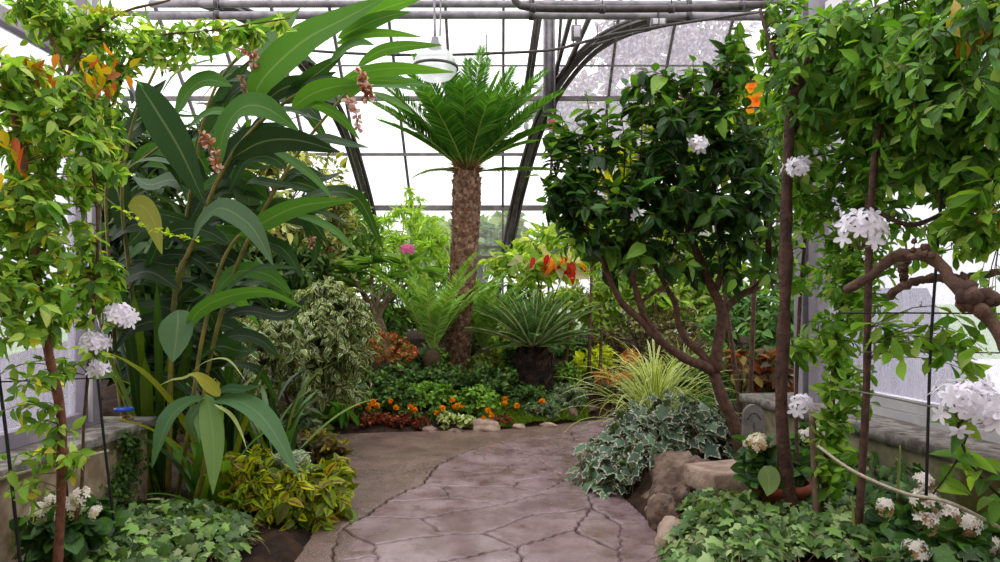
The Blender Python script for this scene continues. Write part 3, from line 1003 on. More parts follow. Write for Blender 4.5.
# ------------------------------------------------------------------ camera and light
cam = bpy.data.cameras.new('camera'); co = bpy.data.objects.new('camera', cam); COL.objects.link(co)
cam.sensor_width = 36; cam.lens = 36 * F / 1000; cam.shift_y = (HZ - 281) / 1000
co.location = (0, 0, EYE); co.rotation_euler = (math.pi / 2, 0, 0); cam.clip_start = .05; cam.clip_end = 300
SC.camera = co
w = bpy.data.worlds.new('overcast'); SC.world = w; w.use_nodes = True
nt = w.node_tree; bg = nt.nodes['Background']
tc = nt.nodes.new('ShaderNodeTexCoord'); sx = nt.nodes.new('ShaderNodeSeparateXYZ'); nt.links.new(tc.outputs['Generated'], sx.inputs[0])
mr = nt.nodes.new('ShaderNodeMapRange'); nt.links.new(sx.outputs[2], mr.inputs[0]); mr.inputs[1].default_value = 0; mr.inputs[2].default_value = .9
mr.inputs[3].default_value = 1.25; mr.inputs[4].default_value = 3.2
nt.links.new(mr.outputs[0], bg.inputs[1]); bg.inputs[0].default_value = (1.0, .985, 1.0, 1)
SC.view_settings.view_transform = 'Standard'; SC.view_settings.look = 'None'
SC.view_settings.exposure = 0.14; SC.view_settings.gamma = 1.0; SC.view_settings.use_curve_mapping = False
# ------------------------------------------------------------------ palms and cycads
def frond(root, base, az, el, L, arch, lw, ll, nl, cols, seed, v_up=.35, sub=True, taper=.35, t0=.1, fwd=.6, name='frond', stalk=(120, 140, 60), twist=0.0, rr=1.0):
    """feather frond: rachis plus two ranks of leaflets"""
    rs = np.random.RandomState(seed)
    h = np.array([math.cos(az), math.sin(az), 0.0]); up = np.array([0, 0, 1.])
    n = 18
    t = np.linspace(0, 1, n)
    ang = el - arch * t ** 1.5
    step = L / (n - 1)
    d = np.cos(ang)[:, None] * h + np.sin(ang)[:, None] * up
    C = np.array(base) + np.concatenate([[np.zeros(3)], np.cumsum(d[:-1] * step, 0)])
    side = np.cross(h, up)
    C = C + side * (twist * t ** 2 * L)[:, None]
    T = unit(np.gradient(C, axis=0))
    S = unit(np.cross(T, up) + 1e-6 * side) if abs(el) < 1.45 else np.tile(side, (n, 1))
    S = np.tile(side, (n, 1)); S = unit(S - (S * T).sum(1, keepdims=True) * T)
    Nn = np.cross(S, T)
    k = np.linspace(t0, .995, nl)
    q = np.stack([np.interp(k, t, C[:, i]) for i in range(3)], 1)
    Tq = unit(np.stack([np.interp(k, t, T[:, i]) for i in range(3)], 1))
    Sq = unit(np.stack([np.interp(k, t, S[:, i]) for i in range(3)], 1))
    Nq = np.cross(Sq, Tq)
    prof = np.minimum(1, (k - t0 + .06) * 5) * np.where(k > .55, 1 - (k - .55) / .45 * (1 - taper), 1)
    mb = MB()
    for s in (-1, 1):
        D = Sq * s + Tq * (fwd + .5 * k[:, None] ** 2) + Nq * v_up + rs.normal(0, .05, (nl, 3))
        c = pal(cols, nl, rs, .1)
        scatter(mb, T_FR, q, D, Nq + Sq * (-.3 * s), ll * prof, lw, c)
    o = part(root, name, mb, MAT['frond'])
    rb = MB(); tubes(rb, C, np.linspace(.011, .003, n) * (L / 1.2 * rr), 5, s2l(stalk))
    part(o, 'rachis', rb, MAT['rachis'])
    return o


T_FR = leaf_tpl(lambda v: max(.05, min(1, 1.6 * (1 - v)) ** .8 * min(1, .5 + v * 4)), 4, .2, .1)


def scaly_trunk(root, C, rad, rows, per, sz, cols, seed, name='trunk', cone=None):
    """trunk covered in old leaf bases"""
    rs = np.random.RandomState(seed)
    mb = MB()
    tubes(mb, C, rad, 18, s2l(cols[0]))
    L = np.linspace(0, 1, len(C))
    for i in range(rows):
        t = (i + .5) / rows
        c = np.array([np.interp(t, L, C[:, k]) for k in range(3)]); r = np.interp(t, L, rad)
        for j in range(per):
            a = (j + (i % 2) * .5) / per * 2 * np.pi + rs.normal(0, .06)
            o = np.array([math.cos(a), math.sin(a), 0]); s = np.array([-o[1], o[0], 0])
            h = sz * rs.uniform(.7, 1.4); w = 2 * np.pi * r / per * .46; d = h * rs.uniform(.25, .7)
            b = c + o * r * .96 + np.array([0, 0, rs.normal(0, sz * .15)])
            V = [b - s * w + [0, 0, -h * .4], b + s * w + [0, 0, -h * .4], b + s * w * .6 + [0, 0, h * .5], b - s * w * .6 + [0, 0, h * .5]]
            V += [v + o * d * (.4 if q < 2 else 1.0) + [0, 0, h * .25] for q, v in enumerate(V)]
            mb.add(np.array(V), [[4, 5, 6, 7], [0, 1, 5, 4], [1, 2, 6, 5], [2, 3, 7, 6], [3, 0, 4, 7]], s2l(cols[rs.randint(len(cols))]) * rs.uniform(.75, 1.25))
    return part(root, name, mb, MAT['trunk'], sm=False)


# the tall cycad in the middle
Yp = 9.5
base = P(459, 361, Yp); top = P(467, 170, Yp)
r = thing('cycad_palm', 'tall cycad with a thick brown scaly trunk and a wide feather crown', 'palm', base)
Ct = spline([base - [0, 0, .15], P(458, 330, Yp), P(463, 270, Yp), P(466, 215, Yp), top], 40)
rad = np.interp(np.linspace(0, 1, 40), [0, .06, .12, .5, .8, .96, 1], [.13, .145, .165, .172, .185, .19, .12])
scaly_trunk(r, Ct, rad, 60, 20, .045, [(112, 84, 66), (132, 104, 84), (92, 68, 54), (146, 120, 100), (112, 74, 56)], 3)
mb = MB()
rs = np.random.RandomState(2)
n = 70
d = unit(np.c_[rs.normal(size=(n, 2)), np.abs(rs.normal(0, .6, n)) + .2])
scatter(mb, T_FR, top + d * .1 + [0, 0, -.06], d, np.array([0, 0, 1.]) + rs.normal(0, .3, (n, 3)), .2, .035, pal([(150, 116, 84), (120, 86, 60)], n, rs))
part(r, 'crown_shaft', mb, MAT['trunk'])
gr = [(70, 120, 42), (88, 140, 54), (58, 104, 38), (108, 156, 70)]
k = 0
for ring, (cnt, el, arch, L) in enumerate(((9, 1.34, .30, 1.36), (13, 1.10, .36, 1.5), (13, .84, .36, 1.52), (9, .60, .36, 1.45))):
    for i in range(cnt):
        az = (i + .37 * ring + rs.uniform(-.2, .2)) / cnt * 2 * np.pi
        frond(r, top + np.array([math.cos(az), math.sin(az), 0]) * .07 + [0, 0, .02], az, el + rs.normal(0, .07), L * rs.uniform(.92, 1.06), arch * rs.uniform(.8, 1.2), .02, .27, 58, gr, 40 + k, .30)
        k += 1
frond(r, top + np.array([-.08, 0, -.02]), 3.3, .12, .68, .75, .017, .14, 34, [(150, 160, 120), (120, 140, 90)], 98, .1)
frond(r, top + np.array([.08, 0, -.02]), .2, .1, 1.3, .15, .017, .2, 50, [(110, 134, 90), (90, 120, 70)], 99, .1)

# sago with the dark stout trunk
base = on(535, 392, 8.2, 9.4); Ys = base[1]; base = P(534, 388, Ys); top = P(533, 347, Ys)
r = thing('sago_palm', 'low dark green sago palm with a stout black trunk beside the tall cycad', 'palm', base)
Ct = spline([base - [0, 0, .2], base, (base + top) / 2, top], 24)
scaly_trunk(r, Ct, np.interp(np.linspace(0, 1, 24), [0, .3, .8, 1], [.2, .235, .22, .13]), 20, 16, .07, [(44, 32, 26), (64, 48, 38), (32, 24, 20)], 5)
gr = [(66, 102, 56), (82, 118, 66), (56, 90, 50), (118, 146, 98)]
k = 0
for ring, (cnt, el, arch, L) in enumerate(((8, 1.25, .55, .8), (12, .98, .58, .9), (13, .72, .55, .92), (11, .45, .5, .85), (7, .15, .45, .6))):
    for i in range(cnt):
        az = (i + .41 * ring + rs.uniform(-.2, .2)) / cnt * 2 * np.pi
        frond(r, top + np.array([math.cos(az), math.sin(az), 0]) * .06, az, el + rs.normal(0, .06), L * rs.uniform(.92, 1.08), arch * rs.uniform(.85, 1.15), .006, .115, 70, gr, 200 + k, .45, fwd=.85, stalk=(176, 190, 130), rr=2.2)
        k += 1

# two bright low cycads either side of the tall trunk
for (px, py, Y, L, lab, azs, sd) in ((432, 358, 9.0, 1.5, 'bright green low cycad with upright fronds left of the tall scaly trunk', None, 1),
                                     (484, 356, 9.9, 1.25, 'bright green low cycad half hidden right behind the tall scaly trunk', None, 2)):
    b = P(px, py, Y); r = thing('low_cycad', lab, 'cycad', b)
    mb = MB(); lathe(mb, [(.0, -.2), (.1, -.2), (.12, 0), (.08, .1), (0, .12)], b, 14, s2l((70, 56, 40))); part(r, 'caudex', mb, MAT['trunk'])
    rs = np.random.RandomState(60 + sd)
    nn = 17
    for i in range(nn):
        az = i / nn * 2 * np.pi + rs.uniform(-.2, .2)
        frond(r, b + [0, 0, .08], az, rs.uniform(.98, 1.5), L * rs.uniform(.75, 1.05), rs.uniform(.6, 1.05), .028, .16, 42,
              [(130, 168, 84), (108, 150, 68), (158, 190, 110)], 400 + sd * 50 + i, .25, stalk=(150, 170, 90), t0=.06)
# ------------------------------------------------------------------ shell ginger
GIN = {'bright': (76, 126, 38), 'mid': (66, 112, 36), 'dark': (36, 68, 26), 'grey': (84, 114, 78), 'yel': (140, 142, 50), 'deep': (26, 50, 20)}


def px_curve(pts, Y0, Y1):
    ys = np.linspace(Y0, Y1, len(pts))
    return [P(a, b, y) for (a, b), y in zip(pts, ys)]


gb = np.array([-2.35, 5.1, .05])
r = thing('shell_ginger', 'tall shell ginger with long arching leaves and drooping pale flower sprays behind the left ledge', 'plant', gb)
# canes: pixel path, depth at foot and head
CANES = [([(168, 500), (174, 302), (194, 242), (222, 172), (262, 120), (322, 78)], 5.0, 4.7, .020),
         ([(150, 500), (140, 360), (128, 260), (122, 190), (134, 120), (160, 60)], 5.2, 4.9, .018),
         ([(190, 505), (206, 380), (226, 298), (250, 236), (300, 150), (352, 86)], 5.1, 4.6, .017),
         ([(160, 500), (172, 380), (182, 260), (196, 160), (214, 90), (252, 40)], 5.3, 5.0, .018),
         ([(176, 505), (190, 420), (204, 330), (228, 250), (270, 214), (310, 206)], 4.9, 4.6, .015),
         ([(140, 500), (120, 400), (112, 300), (106, 190), (120, 176), (166, 142)], 5.3, 4.9, .016)]
LEAVES = [
    # cane, pixels along the midrib, width px, Y at foot, Y at tip, tone, facing
    (0, [(254, 104), (262, 80), (302, 42), (346, 18), (388, -4)], 33, 4.7, 4.4, 'bright', (.35, -.7, .3)),
    (3, [(254, 80), (262, 62), (280, 34), (300, 8)], 27, 4.9, 4.8, 'grey', (-.3, -.8, .2)),
    (3, [(196, 54), (222, 44), (256, 28), (296, 12)], 17, 4.9, 4.5, 'bright', (0, -.7, -.6)),
    (3, [(160, 96), (176, 74), (198, 64), (220, 58)], 15, 4.9, 4.6, 'mid', (0, -.6, .7)),
    (3, [(176, 114), (190, 90), (208, 80), (232, 86)], 25, 4.8, 4.6, 'mid', (-.2, -.8, .4)),
    (1, [(138, 82), (156, 110), (180, 150), (206, 206)], 33, 4.6, 4.5, 'dark', (-.2, -.9, .25)),
    (0, [(219, 166), (224, 132), (242, 108), (266, 108), (298, 130)], 30, 4.6, 4.3, 'mid', (-.3, -.8, .35)),
    (0, [(188, 128), (206, 114), (222, 112), (238, 122)], 13, 4.7, 4.5, 'mid', (0, -.8, .6)),
    (2, [(232, 158), (262, 142), (296, 140), (340, 152)], 24, 4.6, 4.3, 'deep', (0, -.9, -.3)),
    (2, [(266, 146), (290, 160), (314, 178), (334, 200)], 11, 4.6, 4.4, 'mid', (0, -.6, .8)),
    (2, [(352, 26), (376, 12), (398, 4), (424, -3)], 15, 4.6, 4.3, 'bright', (0, -.8, -.4)),
    (2, [(338, 38), (362, 26), (384, 17), (410, 12)], 14, 4.6, 4.3, 'mid', (0, -.8, -.4)),
    (2, [(336, 44), (362, 34), (392, 33), (422, 37)], 9, 4.6, 4.3, 'bright', (0, -.7, -.6)),
    (2, [(330, 62), (346, 48), (360, 43), (374, 45)], 14, 4.6, 4.4, 'mid', (0, -.8, .4)),
    (2, [(358, 66), (378, 52), (404, 46), (442, 45)], 11, 4.6, 4.3, 'mid', (0, -.8, -.4)),
    (2, [(338, 84), (366, 72), (402, 68), (454, 72)], 14, 4.6, 4.2, 'bright', (0, -.7, -.6)),
    (2, [(292, 108), (312, 94), (338, 86), (368, 85)], 20, 4.6, 4.4, 'bright', (0, -.8, -.45)),
    (0, [(304, 84), (318, 80), (334, 80), (350, 84)], 10, 4.7, 4.5, 'dark', (0, -.8, .5)),
    (2, [(348, 82), (372, 80), (394, 81), (414, 82)], 8, 4.7, 4.4, 'mid', (0, -.7, -.6)),
    (2, [(356, 88), (384, 86), (404, 88), (426, 93)], 7, 4.7, 4.4, 'mid', (0, -.7, .6)),
    (2, [(308, 104), (326, 108), (344, 120), (360, 140)], 13, 4.6, 4.4, 'bright', (0, -.7, -.6)),
    (2, [(372, 92), (388, 98), (402, 106), (414, 114)], 8, 4.7, 4.5, 'bright', (0, -.7, .6)),
    (0, [(286, 104), (302, 86), (322, 70), (344, 54)], 17, 4.8, 4.6, 'dark', (.2, -.9, .1)),
    (0, [(262, 104), (284, 88), (310, 82), (336, 72)], 18, 4.8, 4.7, 'deep', (.2, -.9, .1)),
    (5, [(112, 180), (134, 164), (158, 160), (184, 168)], 14, 4.9, 4.6, 'grey', (0, -.5, .85)),
    (1, [(128, 206), (142, 206), (154, 222), (162, 254)], 22, 4.7, 4.5, 'yel', (-.3, -.9, .1)),
    (0, [(193, 240), (202, 222), (220, 208), (244, 220), (258, 236), (273, 265)], 24, 4.5, 4.2, 'grey', (-.1, -.75, .6)),
    (4, [(240, 236), (264, 222), (300, 206), (356, 199)], 18, 4.6, 4.2, 'mid', (0, -.8, -.35)),
    (4, [(290, 214), (314, 220), (336, 232), (356, 252)], 10, 4.7, 4.5, 'mid', (0, -.6, .7)),
    (4, [(216, 300), (240, 280), (262, 268), (300, 268)], 14, 4.6, 4.3, 'dark', (0, -.6, .75)),
    (4, [(186, 334), (198, 312), (226, 297), (266, 292), (306, 309)], 15, 4.5, 4.1, 'mid', (0, -.7, -.5)),
    (1, [(178, 310), (178, 322), (176, 342), (173, 362)], 34, 4.5, 4.4, 'grey', (-.1, -.9, .3)),
    (2, [(224, 180), (232, 150), (258, 132), (290, 124)], 22, 4.9, 4.7, 'deep', (0, -.8, .4)),
    (5, [(112, 300), (126, 280), (150, 272), (180, 290)], 24, 5.0, 4.8, 'deep', (0, -.7, .6)),
    (5, [(110, 240), (130, 226), (156, 226), (184, 244)], 26, 5.1, 4.9, 'deep', (0, -.7, .6)),
    (3, [(190, 220), (210, 190), (240, 180), (268, 200)], 26, 5.2, 5.0, 'deep', (0, -.8, .5)),
    (3, [(176, 270), (200, 256), (228, 258), (252, 280)], 24, 5.2, 5.0, 'deep', (0, -.7, .6)),
    (1, [(120, 140), (140, 124), (150, 100), (166, 80)], 22, 5.2, 5.2, 'deep', (0, -.9, .3)),
    (3, [(196, 150), (214, 128), (230, 90), (250, 60)], 24, 5.2, 5.2, 'dark', (0, -.9, .3)),
    (1, [(104, 130), (112, 170), (122, 210), (126, 250)], 24, 5.2, 5.1, 'deep', (.2, -.9, .2)),
    (4, [(238, 200), (250, 182), (274, 184), (310, 190)], 14, 4.9, 4.6, 'dark', (0, -.6, .7)),
    (4, [(232, 176), (246, 192), (250, 212), (246, 232)], 22, 5.0, 4.9, 'grey', (.2, -.9, .2)),
    (4, [(244, 226), (262, 240), (284, 250), (304, 280)], 16, 5.0, 4.8, 'dark', (0, -.7, .6)),
    (4, [(300, 214), (312, 232), (316, 248), (312, 270)], 12, 5.0, 4.9, 'dark', (0, -.9, .3)),
]
rs = np.random.RandomState(21)
fol = [MB() for _ in CANES]
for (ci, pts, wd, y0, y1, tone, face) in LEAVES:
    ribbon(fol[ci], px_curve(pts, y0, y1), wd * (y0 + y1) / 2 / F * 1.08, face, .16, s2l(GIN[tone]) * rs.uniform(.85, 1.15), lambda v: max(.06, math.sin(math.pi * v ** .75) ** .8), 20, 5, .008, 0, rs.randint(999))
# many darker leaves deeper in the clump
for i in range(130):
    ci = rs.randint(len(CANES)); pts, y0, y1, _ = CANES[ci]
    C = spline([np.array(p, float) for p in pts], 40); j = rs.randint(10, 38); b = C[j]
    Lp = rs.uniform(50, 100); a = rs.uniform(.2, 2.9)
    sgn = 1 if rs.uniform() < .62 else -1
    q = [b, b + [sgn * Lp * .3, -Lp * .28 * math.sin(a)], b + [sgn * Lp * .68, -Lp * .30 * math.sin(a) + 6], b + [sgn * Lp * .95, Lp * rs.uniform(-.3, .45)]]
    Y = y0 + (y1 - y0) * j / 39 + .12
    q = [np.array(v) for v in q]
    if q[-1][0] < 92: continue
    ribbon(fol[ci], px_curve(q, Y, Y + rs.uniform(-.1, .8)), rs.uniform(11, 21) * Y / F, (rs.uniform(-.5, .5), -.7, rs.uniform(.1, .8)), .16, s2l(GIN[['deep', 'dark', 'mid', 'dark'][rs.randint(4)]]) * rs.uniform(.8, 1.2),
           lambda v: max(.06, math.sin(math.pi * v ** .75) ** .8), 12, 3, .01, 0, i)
for k, (pts, y0, y1, rr) in enumerate(CANES):
    mb = MB(); limb(mb, px_curve(pts, y0, y1), [rr, rr * .9, rr * .5], 26, 8)
    c = part(r, 'cane', mb, MAT['cane'])
    part(c, 'foliage', fol[k], MAT['leaf_big'])


def raceme(root, pts, Y, seed, n=34, sz=5.5, cols=((222, 190, 172), (196, 150, 124), (176, 104, 72), (234, 218, 210), (140, 100, 70))):
    rs = np.random.RandomState(seed)
    C = spline(px_curve(pts, Y, Y), 12)
    mb = MB(); tubes(mb, C, .005, 5, s2l((120, 100, 50)))
    o = part(root, 'flower_spray', mb, MAT['bark'])
    fb = MB()
    t = np.linspace(.12, 1, n)
    q = np.stack([np.interp(t, np.linspace(0, 1, 12), C[:, k]) for k in range(3)], 1)
    d = unit(rs.normal(size=(n, 3)) + np.array([0, -.3, -.5]))
    k = Y / F
    for m in range(3):
        scatter(fb, T_PE, q + d * sz * .35 * k, d + rs.normal(0, .3, (n, 3)), rs.normal(size=(n, 3)), sz * k * (1.3 - .5 * t), sz * k * .75, pal(cols, n, rs, .08))
    part(o, 'blossoms', fb, MAT['petal'])


raceme(r, [(198, 130), (206, 138), (214, 152), (219, 168)], 4.4, 1)
raceme(r, [(358, 70), (362, 76), (366, 86), (368, 100)], 4.3, 2, 38, 6)
raceme(r, [(344, 96), (352, 102), (356, 114), (358, 128)], 4.5, 3, 34, 5, ((232, 206, 200), (212, 168, 150), (240, 226, 220)))
raceme(r, [(246, 44), (252, 50), (254, 60), (253, 68)], 4.6, 4, 26, 5)
raceme(r, [(228, 46), (238, 48), (246, 52)], 4.6, 5, 18, 4.5)
raceme(r, [(240, 76), (244, 84), (246, 94)], 4.7, 6, 18, 4, ((200, 170, 150), (150, 120, 90)))
raceme(r, [(310, 236), (312, 240), (313, 248)], 4.8, 7, 10, 4)

# ------------------------------------------------------------------ young ginger with broad drooping leaves in front
b = np.array([-2.02, 4.55, .08])
r = thing('young_ginger', 'young ginger shoot with three broad drooping leaves in front of the strap leaves', 'plant', b)
mb = MB(); limb(mb, [b, P(204, 470, 4.5), P(205, 400, 4.5), P(206, 380, 4.5)], [.018, .016, .012], 14, 8)
part(r, 'cane', mb, MAT['cane'])
for pts, wd, y0, y1, col, face, mt in (
        ([(205, 398), (186, 404), (168, 422), (152, 468)], 30, 4.45, 4.2, (70, 110, 62), (-.5, -.7, .6), 'leaf_big'),
        ([(206, 394), (211, 418), (214, 450), (213, 494)], 22, 4.45, 4.15, (118, 150, 84), (.25, -.95, .1), 'leaf_big'),
        ([(212, 400), (240, 402), (268, 424), (299, 478)], 25, 4.45, 4.1, (84, 122, 78), (.35, -.6, .75), 'leaf_big'),
        ([(208, 402), (226, 390), (244, 390), (263, 385)], 14, 4.5, 4.3, (44, 82, 44), (0, -.6, .8), 'leaf_big'),
        ([(220, 396), (208, 384), (198, 376), (188, 374)], 13, 4.4, 4.3, (170, 168, 70), (0, -.8, .5), 'leaf_big'),
        ([(196, 372), (184, 378), (172, 380), (158, 386)], 4, 4.4, 4.3, (140, 150, 70), (0, -.6, .8), 'leaf_strap'),
        ([(190, 374), (206, 362), (228, 360), (248, 384)], 4, 4.4, 4.2, (150, 164, 90), (0, -.4, .9), 'leaf_strap'),
        ([(214, 404), (230, 414), (240, 430), (248, 452)], 4, 4.35, 4.2, (190, 205, 130), (.4, -.8, .4), 'leaf_strap'),
        ([(206, 404), (196, 410), (190, 424), (200, 446)], 12, 4.55, 4.5, (80, 110, 70), (-.3, -.9, .2), 'leaf_big')):
    mb = MB(); ribbon(mb, px_curve(pts, y0, y1), wd * y0 / F, face, .22, s2l(col), p_ovate if wd > 10 else p_lance, 20, 5, .008, 0, wd)
    part(r, 'leaf', mb, MAT[mt])


# ------------------------------------------------------------------ strap leaved clumps
def strap_clump(name, label, cat, base, n, L, w, cols, seed, lean=.5, arch=.8, mat='leaf_strap', group=None, dirs=None, prof=None):
    rs = np.random.RandomState(seed); base = np.array(base, float)
    r = thing(name, label, cat, base, group)
    mb = MB()
    for i in range(n):
        az = rs.uniform(0, 2 * np.pi) if dirs is None else rs.uniform(*dirs)
        el = np.pi / 2 - abs(rs.normal(0, lean)); l = L * rs.uniform(.6, 1.1)
        t = np.linspace(0, 1, 8); a = el - arch * rs.uniform(.4, 1.3) * t ** 2
        st = l / 7
        h = np.cumsum(np.cos(a) * st); z = np.cumsum(np.sin(a) * st)
        o = np.array([math.cos(az), math.sin(az), 0])
        b0 = base + np.array([rs.normal(0, w * .8), rs.normal(0, w * .8), -.03])
        C = np.concatenate([[b0], b0 + o * h[:, None] + np.array([0, 0, 1.]) * z[:, None]])
        nh = np.array([-o[0] * .4, -o[1] * .4 - .02, 1.]) if abs(el - np.pi / 2) > .1 else -o
        ribbon(mb, C, w * rs.uniform(.7, 1.2), unit(np.array([0, 0, 1.]) * .8 - o), .25, pal(cols, 1, rs, .15)[0], prof or (lambda v: max(.05, min(1, 6 * (1 - v)) ** .7 * min(1, .7 + v))), 12, 3, 0, 0, i)
    part(r, 'leaves', mb, MAT[mat])
    return r


DK = [(46, 74, 32), (62, 92, 38), (34, 56, 26), (96, 122, 46)]
strap_clump('strap_leaf_lily', 'dark upright strap-leaved lily clump behind the left ledge corner', 'plant', (-2.62, 5.3, .08), 26, 1.5, .075, DK, 5, .16, .25)
strap_clump('strap_leaf_lily', 'olive strap-leaved lily clump under the ginger canes', 'plant', (-2.12, 5.35, .08), 26, 1.15, .07, DK + [(122, 140, 50), (140, 150, 60)], 6, .28, .5)
strap_clump('strap_leaf_lily', 'low strap-leaved lily sprawling between the left wall end and the coleus', 'plant', (-1.98, 4.72, .06), 18, .72, .075, [(74, 110, 46), (96, 134, 54), (60, 92, 40)], 7, .75, .9)
strap_clump('strap_leaf_lily', 'arching strap-leaved lily between the ginger and the cream-edged fig', 'plant', (-1.75, 5.5, .08), 24, .95, .05, DK + [(110, 130, 60)], 8, .6, 1.0)
# ------------------------------------------------------------------ shrubs at the back of the house
def gbase(px, Y):
    x = (px - CX) / F * Y
    return np.array([x, Y, float(G(x, Y)) - .02])


BR = (92, 74, 54)
foliage_bush('variegated_fig_tree', 'yellow-green leaved tree behind the ginger, in front of the left roof rib', 'tree',
             [(296, 190, 9, 62, 62, .9), (270, 240, 9, 50, 40, .8), (330, 222, 9, 30, 40, .5)], gbase(296, 9.1),
             [(118, 122, 44), (156, 158, 70), (84, 98, 36), (190, 186, 110), (66, 84, 30)], T_OV, .12, .055, 240, 11, BR, MAT['ficus'], seed=1, stem_r=.03, shell=.5, group=None)
foliage_bush('cream_edged_fig', 'rounded weeping fig with cream-edged leaves beside the brown concrete', 'shrub',
             [(308, 345, 6.9, 62, 52, .6), (345, 325, 7.1, 42, 44, .5), (258, 358, 6.6, 40, 50, .5), (236, 340, 6.8, 24, 40, .4), (330, 292, 7.2, 40, 22, .4), (350, 372, 6.9, 24, 30, .3)], gbase(308, 7.0),
             [(66, 86, 44), (84, 104, 54), (52, 72, 36), (104, 118, 62)], T_OV, .078, .036, 540, 13, BR, MAT['ficus'], seed=2, stem_r=.02, droop=.6, sag=.3, shell=.6)
foliage_bush('bamboo', 'fine-leaved pale green bamboo against the glass left of the tall palm', 'bamboo',
             [(405, 235, 12.6, 46, 34, .5), (425, 262, 12.3, 40, 34, .5), (385, 262, 12.2, 32, 30, .4), (412, 200, 12.6, 14, 20, .2)], gbase(405, 12.6),
             [(156, 186, 84), (178, 204, 108), (130, 166, 70)], T_LA, .16, .028, 200, 12, (150, 160, 80), MAT['leaf_thin'], seed=3, nstem=9, stem_r=.014)
foliage_bush('green_shrub', 'pale green loose shrub against the glass left of the left roof rib', 'shrub',
             [(352, 225, 12.4, 26, 34, .5), (330, 255, 12, 30, 26, .5)], gbase(340, 12.4),
             [(120, 156, 70), (150, 180, 90), (90, 126, 56)], T_OV, .12, .05, 120, 10, BR, MAT['leaf_thin'], seed=4, nstem=5)
foliage_bush('schefflera', 'bright umbrella-leaved shrub against the glass right of the tall palm', 'shrub',
             [(560, 250, 12.2, 52, 30, .6), (520, 268, 11.8, 36, 20, .4), (600, 240, 12.2, 40, 36, .5)], gbase(560, 12.2),
             [(150, 180, 80), (180, 200, 104), (112, 148, 60), (206, 214, 130)], T_OB, .2, .075, 130, 10, BR, MAT['leaf_thin'], seed=5, nstem=6)
foliage_bush('yellow_leaf_tree', 'yellow-flowering tree whose top shows through the camellia crown', 'tree',
             [(610, 165, 10.6, 46, 22, .5), (680, 120, 10.6, 60, 26, .6), (650, 200, 10.6, 60, 40, .5)], gbase(660, 10.6),
             [(226, 208, 64), (202, 194, 70), (156, 170, 66), (112, 140, 52), (120, 146, 56)], T_OV, .14, .07, 170, 9, BR, MAT['leaf_thin'], seed=6, stem_r=.04)
foliage_bush('green_shrub', 'mid green shrub filling the gap behind the camellia branches', 'shrub',
             [(640, 290, 10.8, 60, 36, .6), (700, 300, 10.2, 50, 40, .6), (600, 300, 11.2, 40, 26, .4)], gbase(650, 10.8),
             [(120, 154, 64), (150, 176, 84), (94, 126, 54), (166, 176, 110)], T_OV, .13, .05, 190, 10, BR, MAT['leaf'], seed=7)
foliage_bush('twiggy_shrub', 'brownish twiggy low shrub behind the striped grass', 'shrub',
             [(640, 330, 10.0, 44, 26, .4), (680, 330, 9.6, 30, 30, .4), (610, 335, 10.2, 26, 20, .3)], gbase(650, 9.9),
             [(84, 84, 48), (112, 100, 62), (66, 60, 40), (124, 130, 84)], T_OV, .07, .03, 170, 8, (74, 52, 38), MAT['leaf_dark'], seed=8, nstem=12)
foliage_bush('dark_shrub', 'dark broad-leaved shrub behind the ginger canes', 'shrub',
             [(160, 300, 7.6, 80, 120, .8), (230, 310, 7.6, 60, 70, .7), (120, 200, 8.2, 60, 110, .7)], gbase(180, 7.6),
             [(34, 52, 26), (44, 66, 30), (26, 42, 22), (60, 84, 40)], T_BIG, .22, .09, 240, 9, (52, 42, 32), MAT['leaf_dark'], seed=9, stem_r=.03)
foliage_bush('dark_shrub', 'dark green shrub behind the cream-edged fig and ginger tips', 'shrub',
             [(250, 270, 8.6, 60, 50, .6), (300, 270, 8.6, 40, 34, .6)], gbase(265, 8.6),
             [(54, 78, 36), (76, 102, 48), (40, 60, 30), (96, 120, 60)], T_OV, .13, .055, 170, 10, (62, 46, 34), MAT['leaf'], seed=10)
foliage_bush('evergreen_shrub', 'dense green shrub at the glass behind the tall palm base', 'shrub',
             [(440, 300, 11.6, 60, 34, .6), (500, 305, 11.6, 50, 28, .5), (380, 305, 11.2, 50, 34, .5)], gbase(440, 11.6),
             [(82, 120, 48), (110, 150, 64), (60, 92, 40), (136, 168, 84)], T_OV, .12, .045, 260, 10, BR, MAT['leaf'], seed=11, nstem=8)
foliage_bush('evergreen_shrub', 'dark leafy shrub between the camellia trunk and right column', 'shrub',
             [(750, 330, 8.4, 46, 54, .6), (790, 340, 7.6, 40, 60, .5), (730, 370, 8.0, 40, 30, .4)], gbase(755, 8.3),
             [(60, 96, 48), (84, 122, 60), (44, 70, 36), (110, 146, 80)], T_OV, .12, .05, 230, 10, BR, MAT['leaf'], seed=12)
foliage_bush('evergreen_shrub', 'tall leafy shrub at the glass above the right column foot', 'shrub',
             [(760, 200, 10.6, 60, 110, .8), (830, 200, 10.2, 60, 140, .8)], gbase(790, 10.6),
             [(84, 112, 48), (120, 144, 60), (60, 84, 36)], T_OV, .13, .055, 220, 10, BR, MAT['leaf'], seed=13, stem_r=.03)
foliage_bush('copper_leaf_plant', 'copper and rust leaved plant beside the dark vine trunk', 'plant',
             [(775, 372, 6.6, 22, 26, .25), (756, 388, 6.6, 16, 20, .2), (735, 362, 7.2, 14, 16, .2)], gbase(765, 6.7),
             [(74, 50, 32), (92, 68, 36), (62, 40, 28), (120, 100, 46), (60, 60, 32), (126, 58, 36)], T_OV, .12, .065, 46, 6, BR, MAT['leaf'], seed=14)
